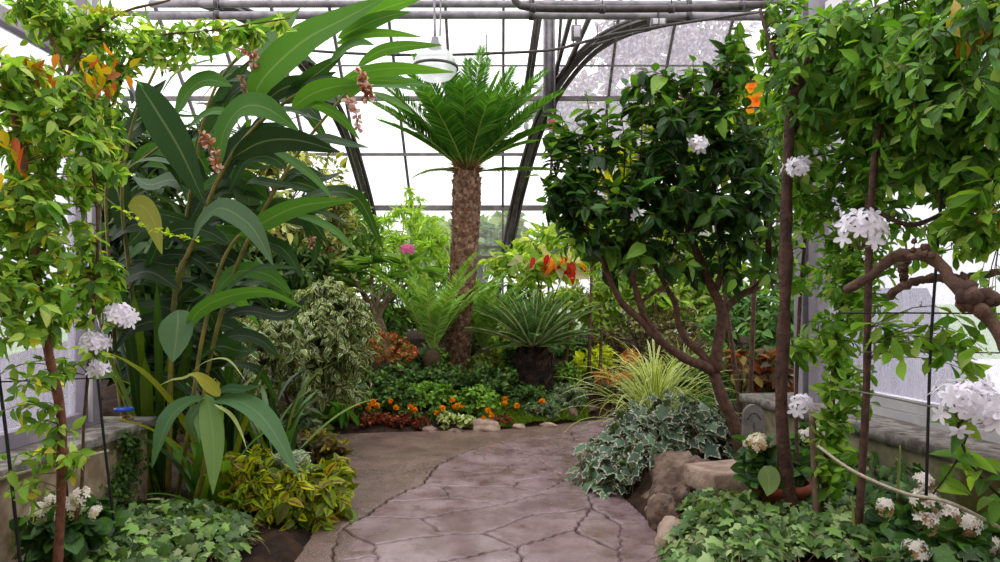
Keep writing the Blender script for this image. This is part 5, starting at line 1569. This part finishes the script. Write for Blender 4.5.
# old gnarled woody vine in front of the right-hand window
b = np.array([2.62, 2.9, .62])
r = thing('gnarled_vine', 'gnarled old woody branch with a knobbly burl in front of the right window', 'vine', b)
tr, _ = wood(r, 'branch', [([(846, 290), (862, 282), (884, 264), (904, 254), (916, 253), (932, 258), (948, 276), (962, 291), (978, 303), (998, 334), (1024, 372), (1068, 480), (1090, 560)], 3.35, 2.75, [.022, .026, .028, .03, .028, .03, .034, .036, .04]),
                           ([(888, 297), (908, 284), (935, 278), (965, 277), (1000, 273), (1030, 276)], 3.3, 3.1, [.02, .018, .016]), ([(906, 256), (903, 268), (905, 284)], 3.3, 3.3, [.022, .02, .018])], (104, 82, 70), 740, 'bark_rough', 44, 10, .14, .004)
mb = MB(); rs = np.random.RandomState(6); c = P(974, 297, 2.93)
for i in range(16):
    rock(mb, c + np.array([1, .6, .7]) * rs.normal(0, .035, 3), np.array([1, 1, 1.]) * rs.uniform(.022, .045), 900 + i, s2l((96, 74, 64)) * rs.uniform(.7, 1.2), n=7)
part(r, 'burl', mb, MAT['bark_rough'])
for px, py, s in ((928, 256, .03), (912, 254, .028), (960, 290, .03)):
    mb = MB()
    for i in range(5): rock(mb, P(px, py, 3.08) + rs.normal(0, .02, 3), np.ones(3) * rs.uniform(.012, s * .8), 930 + i, s2l((96, 74, 64)), n=6)
    part(r, 'knot', mb, MAT['bark_rough'])


# ------------------------------------------------------------------ wires, rods and twine
def line(name, label, cat, pts, Y0, Y1, rad, mat, group=None, n=24, kind=None):
    mb = MB(); C = spline(px_curve(pts, Y0, Y1), n); tubes(mb, C, rad, 7)
    return solo(name, mb, MAT[mat], label, cat, group)


line('support_rod', 'thin dark upright rod in front of the right window', 'rod', [(943, 178), (935, 280), (930, 362), (926, 500)], 3.2, 3.2, .007, 'wire')
line('support_wire', 'upper level wire stretched across the right window', 'wire', [(838, 313), (920, 313), (1010, 314)], 3.5, 3.0, .004, 'wire')
line('support_wire', 'lower level wire stretched across the right window', 'wire', [(860, 352), (930, 352), (1010, 353)], 3.5, 3.0, .0035, 'wire_grey')
line('support_wire', 'wire slanting along the foot of the right window frame', 'wire', [(840, 388), (900, 400), (1010, 424)], 3.5, 2.9, .0045, 'wire_grey')
line('twine', 'pale twine slanting down across the right wall', 'twine', [(818, 446), (842, 464), (867, 478), (907, 494), (950, 503), (1010, 533)], 3.6, 2.8, .008, 'rope', n=40)

# ------------------------------------------------------------------ rocks, pots and ground ivy on the right
b = np.array([1.33, 5.0, .0])
mb = MB(); rock(mb, (1.37, 4.98, .10), (.37, .38, .36), 61, n=60, rough=.5)
solo('boulder', mb, MAT['stone'], 'big rough brown boulder under the cream-edged ivy', 'rock')
mb = MB(); rock(mb, (1.13, 4.62, .02), (.13, .2, .17), 62, n=40, rough=.5)
solo('boulder', mb, MAT['stone'], 'dark brown rock against the path edge below the big boulder', 'rock')
mb = MB(); rot = lambda V: (V - [0, 0, 0]) @ np.array([[.94, .34, 0], [-.34, .94, 0], [0, .0, 1]]) + np.array([1.5, 4.68, .36])
box(mb, (-.21, -.17, -.12), (.2, .17, .03), bev=.02, M=rot); solo('paving_stone', mb, MAT['stone_pale'], 'flat tan stone slab lying on the boulders', 'stone')
mb = MB(); rock(mb, (1.06, 4.3, .02), (.14, .2, .14), 63, n=24); solo('boulder', mb, MAT['stone_pale'], 'low tan rock at the path edge by the green ivy', 'rock')


def ivy(name, label, domes, cols, L, n, mat, seed):
    """ground ivy: domes of overlapping lobed leaves (x, y, rx, ry, height), with creeping stems beneath"""
    rs = np.random.RandomState(seed)
    d = np.array(domes, float); w = d[:, 2] * d[:, 3]; i = rs.choice(len(d), n, p=w / w.sum())
    a = rs.uniform(0, 2 * np.pi, n); q = np.sqrt(rs.uniform(0, 1, n))
    x = d[i, 0] + d[i, 2] * q * np.cos(a); y = d[i, 1] + d[i, 3] * q * np.sin(a)
    top = np.sqrt(np.clip(1 - q ** 2, 0, 1))
    z = G(x, y) + d[i, 4] * top * rs.uniform(.5, 1.3, n) + .02 + .03 * np.sin(x * 17) * np.sin(y * 15) * top
    out = np.c_[np.cos(a) * q * d[i, 4] / d[i, 2] * 1.4, np.sin(a) * q * d[i, 4] / d[i, 3] * 1.4, np.full(n, .8)]
    b = np.array([d[0, 0], d[0, 1], float(G(d[0, 0], d[0, 1])) - .02])
    r = thing(name, label, 'ivy', b)
    fb = MB()
    D = np.c_[np.cos(a), np.sin(a), np.full(n, -.45)] * .6 + np.array([0, -.35, -.2]) + rs.normal(0, .6, (n, 3)) * [1, 1, .4]
    Ls = L * np.exp(rs.normal(0, .28, n))
    scatter(fb, T_IVY, np.c_[x, y, z], D, out + np.array([0, -.3, .2]) + rs.normal(0, .5, (n, 3)), Ls, Ls, pal(cols, n, rs, .17))
    part(r, 'foliage', fb, MAT[mat])
    k = n // 4
    sb = MB(); p1 = np.c_[x, y, z][:k]; p0 = p1 * [1, 1, 0] + np.c_[rs.normal(0, .08, (k, 2)), G(x[:k], y[:k])]
    tubes(sb, twig_curves(p0, p1, 6, rs, 0, .1), .0022, 4, s2l((120, 100, 76)))
    part(r, 'stems', sb, MAT['bark'])
    return r


ivy('ground_ivy', 'dark cream-edged ivy draped over the big boulder', [(1.02, 5.75, .42, .34, .36), (1.45, 5.85, .42, .26, .42), (.88, 5.5, .2, .24, .22), (1.08, 5.3, .14, .14, .34), (1.78, 5.85, .25, .2, .4)],
    [(54, 78, 58), (68, 92, 70), (44, 64, 48), (86, 108, 84)], .085, 760, 'ivy_var', 750)
ivy('ground_ivy', 'pale green ivy carpet at the lower right corner of the path', [(1.42, 3.95, .5, .45, .1), (1.85, 3.95, .5, .5, .13), (1.45, 4.4, .3, .2, .06), (1.2, 3.7, .3, .4, .1)],
    [(92, 122, 64), (118, 146, 84), (72, 100, 54), (146, 166, 116), (60, 86, 46)], .06, 2000, 'ivy', 751)
ivy('ground_ivy', 'darker ivy around the plant stems beside the right wall', [(2.1, 4.4, .3, .4, .22), (1.95, 4.8, .36, .3, .2), (2.3, 4.2, .2, .5, .3), (2.2, 3.5, .35, .5, .12)],
    [(70, 102, 54), (88, 122, 66), (56, 84, 46)], .07, 800, 'ivy', 752)


def pot(root, c, rt, rb, h, mat, name='pot'):
    mb = MB(); lathe(mb, [(0, 0), (rb, 0), (rt * .96, h * .8), (rt * 1.06, h * .8), (rt * 1.08, h), (rt * .96, h), (rt * .93, h * .9), (0, h * .88)], c, 30)
    return part(root, name, mb, MAT[mat])


def kalanchoe(label, ells, b, flowers, Y, seed, potspec=None, fc=(240, 236, 226), old=(176, 140, 100), leafcols=((58, 92, 46), (76, 112, 54), (44, 72, 38)), L=.085):
    r = thing('kalanchoe', label, 'flowering plant', b)
    if potspec: pot(r, *potspec)
    foliage_bush(None, None, None, ells, b + np.array([0, 0, .02 if not potspec else potspec[3] * .9]), list(leafcols), T_RO, L, L * .7, 60, 7, (90, 110, 60), MAT['leaf_gloss'], seed=seed, root=r, nstem=5, stem_r=.006)
    for k, (px, py, s, n) in enumerate(flowers):
        rs = np.random.RandomState(seed + k)
        o = flower_head(r, P(px, py, Y), (0, -.4, .9), s, n, .022, fc, seed + k, dome=.6, label='white flower cluster')
        mb = MB(); m = max(4, n // 3); d = unit(rs.normal(size=(m, 3)) + [0, -.5, -.4]); flower5(mb, P(px, py + 3, Y) + d * s * .8, d, .018, s2l(old), rs)
        part(o, 'faded_blossoms', mb, MAT['petal'], 'faded tan blossoms')
    return r


b = np.array([1.66, 4.15, .17])
r = kalanchoe('potted kalanchoe with a cream flower head in a terracotta pot', [(768, 470, 4.1, 26, 28, .14), (755, 455, 4.1, 16, 18, .1), (790, 470, 4.2, 20, 24, .12)], b, [(757, 444, .075, 46)], 4.0, 760, (b, .165, .12, .26, 'terracotta'), (236, 226, 204), (196, 164, 112))
mb = MB(); ribbon(mb, px_curve([(764, 466), (768, 474), (769, 486), (767, 496)], 3.92, 3.85), .12, (-.2, -.9, .4), .15, s2l((120, 144, 84)), p_ovate, 12, 5, .01); part(r, 'big_leaf', mb, MAT['leaf_big'], 'broad pale leaf with a yellowing edge')
b = P(812, 500, 4.6); b[2] = .18
kalanchoe('kalanchoe with white flowers half hidden behind the pruned stem', [(815, 450, 4.6, 22, 26, .12)], b, [(818, 432, .06, 30), (806, 436, .05, 20)], 4.45, 770, None)
b = np.array([2.2, 3.55, .18])
kalanchoe('large white-flowered kalanchoe at the bottom right corner', [(930, 540, 3.5, 44, 36, .25), (965, 545, 3.4, 36, 30, .2), (900, 530, 3.6, 20, 20, .15)], b,
          [(885, 506, .045, 18), (924, 482, .05, 20), (926, 502, .07, 36), (948, 514, .06, 30), (926, 522, .06, 26), (968, 524, .06, 28), (916, 552, .065, 30), (990, 546, .05, 20)], 3.3, 780, None, (244, 238, 230))
# thin flower spikes standing in the ivy
for k, (pts, lab) in enumerate((([(852, 552), (854, 530), (852, 500), (851, 496)], 'thin yellow-green spike rising from the ivy'), ([(897, 500), (899, 470), (900, 445)], 'slim green shoot in front of the right wall'))):
    mb = MB(); limb(mb, px_curve(pts, 3.6, 3.6), [.005, .008, .004], 10, 6); solo('plant_shoot', mb, MAT['stalk'], lab, 'plant')

# carved slate marker
c = P(753, 432, 4.95)
mb = MB(); n = 20; t = np.linspace(0, np.pi, n)
prof = np.concatenate([[[-.075, -.14]], np.c_[-np.cos(t) * .075, np.sin(t) * .085 + .05], [[.075, -.14]]])
m = len(prof)
V = np.concatenate([np.c_[prof[:, 0], np.full(m, -.018), prof[:, 1]], np.c_[prof[:, 0], np.full(m, .018), prof[:, 1]]]) + c + [0, 0, .06]
mb.add(V, [[i, (i + 1) % m, m + (i + 1) % m, m + i] for i in range(m)])
mb.f3.append(np.array([[0, i, i + 1] for i in range(1, m - 1)] + [[m, m + i + 1, m + i] for i in range(1, m - 1)]))
r = thing('slate_marker', 'small round-topped grey slate marker standing before the right ledge end', 'marker', c)
part(r, 'slab', mb, MAT['plaque'], sm=False)
mb = MB()
tubes(mb, np.array([c + [-.05 + .1 * q, -.021, .09 + .05 * math.sin(q * math.pi)] for q in np.linspace(0, 1, 12)]), .0035, 4)
tubes(mb, spline([c + [-.006, -.021, .0], c + [.008, -.021, .025], c + [-.006, -.021, .05], c + [.006, -.021, .075]], 24), .003, 4)
part(r, 'carving', mb, MAT['plaque_dark'])
mb = MB(); box(mb, c + np.array([-.02, -.01, -.28]), c + np.array([.02, .01, -.06])); part(r, 'stake', mb, MAT['wire_grey'])
# ------------------------------------------------------------------ climbing vine on the left
b = P(57, 590, 3.25); b[2] = float(G(b[0], b[1]))
r = thing('jasmine_vine', 'bright yellow-green climbing vine with white flower clusters along the left window', 'vine', b)
ST = [([(57, 595), (58, 562), (61, 500), (62, 430), (57, 390), (47, 345), (36, 269), (28, 200), (18, 130), (4, 60)], 3.25, 3.0, [.022, .021, .022, .02, .021, .019, .018, .014]),
      ([(57, 590), (80, 500), (84, 420), (92, 330), (98, 230), (88, 140), (60, 60), (30, -10)], 3.4, 3.3, [.008, .008, .007]),
      ([(98, 230), (104, 150), (118, 90), (150, 40), (215, 30), (290, 18)], 3.45, 3.9, [.007, .006, .004]),
      ([(30, 210), (60, 90), (110, 20), (170, 0)], 3.2, 3.6, [.008, .006]),
      ([(47, 345), (20, 300), (-10, 280)], 3.2, 2.9, [.008, .006])]
pts = []
for k, s in enumerate(ST):
    o, p_ = wood(r, 'stem', [s], (116, 76, 58) if k == 0 else (92, 72, 48), 820 + k, 'bark', 34, 8, .1)
    pts.append(p_)
sk = np.concatenate(pts)
YG = [(128, 164, 74), (164, 192, 100), (98, 136, 60), (190, 208, 126), (78, 112, 52), (196, 190, 88)]
wts = [.28, .22, .2, .1, .14, .06]
foliage_bush(None, None, None, [(20, 95, 3.1, 60, 40, .3), (48, 150, 3.2, 60, 50, .3), (30, 225, 3.1, 60, 54, .3), (92, 130, 3.5, 36, 66, .25), (90, 280, 3.4, 34, 44, .2), (24, 310, 3.0, 46, 46, .25)], b, YG, T_OV, .066, .03, 420, 9, (110, 104, 56), MAT['leaf_thin'],
             seed=830, skel=sk, root=r, twig_r=.002, shell=.2, t0=.3, droop=.4, weights=wts)
foliage_bush(None, None, None, [(110, 50, 3.55, 50, 34, .25), (165, 42, 3.75, 44, 24, .2), (225, 34, 3.9, 50, 14, .15), (60, 20, 3.4, 50, 26, .2), (275, 22, 4.0, 26, 8, .1)], b, YG, T_OV, .056, .026, 190, 9, (120, 120, 56), MAT['leaf_thin'],
             seed=831, skel=sk, root=r, twig_r=.0018, shell=.1, t0=.25, droop=.3, weights=wts, partname='upper_foliage')
foliage_bush(None, None, None, [(20, 390, 3.0, 36, 40, .15), (80, 360, 3.3, 30, 50, .12), (60, 440, 3.2, 44, 44, .1), (14, 470, 2.95, 24, 60, .12), (110, 285, 3.5, 22, 26, .1)], b, YG, T_OV, .06, .027, 52, 7, (120, 116, 60), MAT['leaf_thin'],
             seed=832, skel=sk, root=r, twig_r=.0018, shell=.1, t0=.3, droop=.25, weights=wts, partname='lower_foliage')
rs = np.random.RandomState(15); mb = MB()
q, _, _ = in_ell([(38, 72, 3.05, 22, 16, .1), (58, 52, 3.1, 8, 6, .05), (100, 70, 3.3, 30, 20, .1), (90, 60, 3.2, 8, 6, .1), (10, 150, 2.9, 16, 30, .1)], 44, rs, .1)
scatter(mb, T_OV, q, np.array([0, 0, -1.]) + rs.normal(0, .6, (44, 3)), rs.normal(size=(44, 3)) - [0, 1, 0], .075, .034, pal([(196, 124, 66), (178, 92, 50), (206, 176, 70), (150, 90, 60)], 44, rs))
part(r, 'withered_foliage', mb, MAT['leaf_thin'], 'orange-brown withered leaves')
# the trailing sprig before the ginger
mb = MB(); C, _ = limb(mb, px_curve([(84, 170), (104, 196), (130, 216), (160, 232), (196, 240)], 3.4, 3.5), [.004, .003, .002], 26, 5, s2l((140, 160, 70)))
o = part(r, 'trailing_sprig', mb, MAT['stalk'])
mb = MB(); n = 46; q = C[rs.randint(2, 26, n)]
scatter(mb, T_OV, q, np.c_[rs.normal(size=(n, 2)), rs.uniform(-.5, .8, n)], np.array([0, -.6, .8]) + rs.normal(0, .4, (n, 3)), rs.uniform(.025, .055, n), .02, pal([(170, 196, 60), (190, 212, 80)], n, rs)); part(o, 'sprig_foliage', mb, MAT['leaf_thin'])
for k, (px, py, Y, rr, n) in enumerate(((120, 318, 3.35, .085, 34), (94, 346, 3.3, .08, 30), (99, 371, 3.3, .05, 14))):
    flower_head(r, P(px, py, Y), (.1, -.5, .9), rr, n, .034, (246, 240, 250), 850 + k, dome=.55, label='white flower cluster')
mb = MB(); c = P(96, 8, 3.3); n = 60; t = np.linspace(0, 1, n)[:, None]
q = P(84, 8, 3.3) * (1 - t) + P(124, 13, 3.4) * t; d = rs.normal(size=(n, 3)); scatter(mb, T_SM, q, d, rs.normal(size=(n, 3)), .03, .012, pal([(196, 196, 90), (170, 180, 70)], n, rs)); part(r, 'bud_spike', mb, MAT['petal'], 'pale yellow bud spike')

# rods and sticks on the left
line('support_rod', 'thin dark rod at the bottom left corner of the photo', 'rod', [(-2, 370), (8, 450), (21, 570)], 3.0, 3.0, .007, 'wire')
line('support_rod', 'thin dark rod standing before the left ledge near the white flowers', 'rod', [(95, 352), (104, 440), (115, 530)], 3.6, 3.6, .007, 'wire')
line('support_rod', 'short dark rod beside the reddish vine stem on the left', 'rod', [(66, 482), (70, 515), (76, 550)], 3.4, 3.4, .006, 'wire')
line('support_wire', 'level wire crossing the left window behind the vine stem', 'wire', [(-6, 382), (50, 380), (96, 378)], 3.0, 3.5, .0035, 'wire')
line('bamboo_cane', 'grey cane slanting across the face of the left wall', 'cane', [(-6, 480), (50, 466), (108, 451)], 3.0, 3.7, .008, 'rope')
line('bamboo_cane', 'pale cane lying low in the ivy at bottom left', 'cane', [(30, 572), (60, 554), (94, 535)], 3.5, 3.8, .011, 'rope')

b = np.array([-2.2, 3.55, .04])
kalanchoe('white-flowered kalanchoe at the foot of the left wall', [(60, 530, 3.45, 34, 26, .14), (86, 515, 3.6, 20, 18, .1)], b, [(42, 512, .06, 28), (52, 522, .045, 16), (82, 496, .06, 28), (74, 508, .05, 20), (97, 512, .035, 10), (52, 502, .04, 12)], 3.4, 860, None, (244, 238, 226), (214, 206, 150))
ivy('ground_ivy', 'pale green ivy carpet at the lower left below the low wall', [(-1.95, 4.05, .42, .5, .14), (-1.62, 3.95, .2, .35, .14), (-2.2, 4.0, .3, .5, .13), (-2.0, 3.5, .4, .5, .1)],
    [(90, 120, 60), (118, 148, 78), (70, 98, 52), (140, 160, 112), (58, 82, 46)], .058, 2000, 'ivy', 870)
# creeping fig on the face of the left wall
mb = MB(); rs = np.random.RandomState(44); n = 620
t = rs.uniform(0, 1, n); y = 4.62 + .1 * np.sin(t * 7) + rs.normal(0, .07 + .06 * t, n); z = .64 - .62 * t
q = np.c_[np.full(n, -2.50) + rs.uniform(0, .05, n), y, z]
scatter(mb, T_SM, q, np.array([.3, 0, -.6]) + rs.normal(0, .6, (n, 3)), np.array([1., -.3, .4]) + rs.normal(0, .3, (n, 3)), rs.uniform(.03, .05, n), .028, pal([(62, 92, 48), (84, 116, 58), (48, 72, 40), (104, 132, 72)], n, rs))
C = spline([(-2.5, 4.66, .66), (-2.495, 4.6, .5), (-2.495, 4.68, .3), (-2.49, 4.6, .02)], 20)
r = thing('creeping_fig', 'small-leaved creeper hanging down the face of the left wall', 'vine', C[-1])
sb = MB(); tubes(sb, C, .006, 5, s2l((90, 70, 50))); part(r, 'stems', sb, MAT['bark']); part(r, 'foliage', mb, MAT['leaf'])

# blue tap handle on the ledge
c = np.array([-2.62, 4.88, LEDGE])
r = thing('tap', 'small tap with a bright blue wheel handle on the left ledge corner', 'tap', c)
mb = MB(); lathe(mb, [(0, 0), (.03, 0), (.03, .012), (.014, .018), (.014, .06), (.02, .064), (.0, .07)], c, 16); limb(mb, [c + [.0, 0, .03], c + [.05, -.02, .035], c + [.075, -.03, .015]], [.012, .012, .01], 8, 8); part(r, 'body', mb, MAT['brass'])
mb = MB(); a = np.linspace(0, 2 * np.pi, 33)
ring = np.c_[np.cos(a) * .055 * (1 + .08 * np.cos(6 * a)), np.sin(a) * .055 * (1 + .08 * np.cos(6 * a)), np.full(33, .078)] + c
tubes(mb, ring, .011, 8)
for k in range(3):
    t = k * np.pi / 3; e = np.array([math.cos(t), math.sin(t), 0]) * .05; tubes(mb, np.array([c - e + [0, 0, .078], c + e + [0, 0, .078]]), .008, 6)
part(r, 'wheel_handle', mb, MAT['blue'], 'bright blue wheel handle')
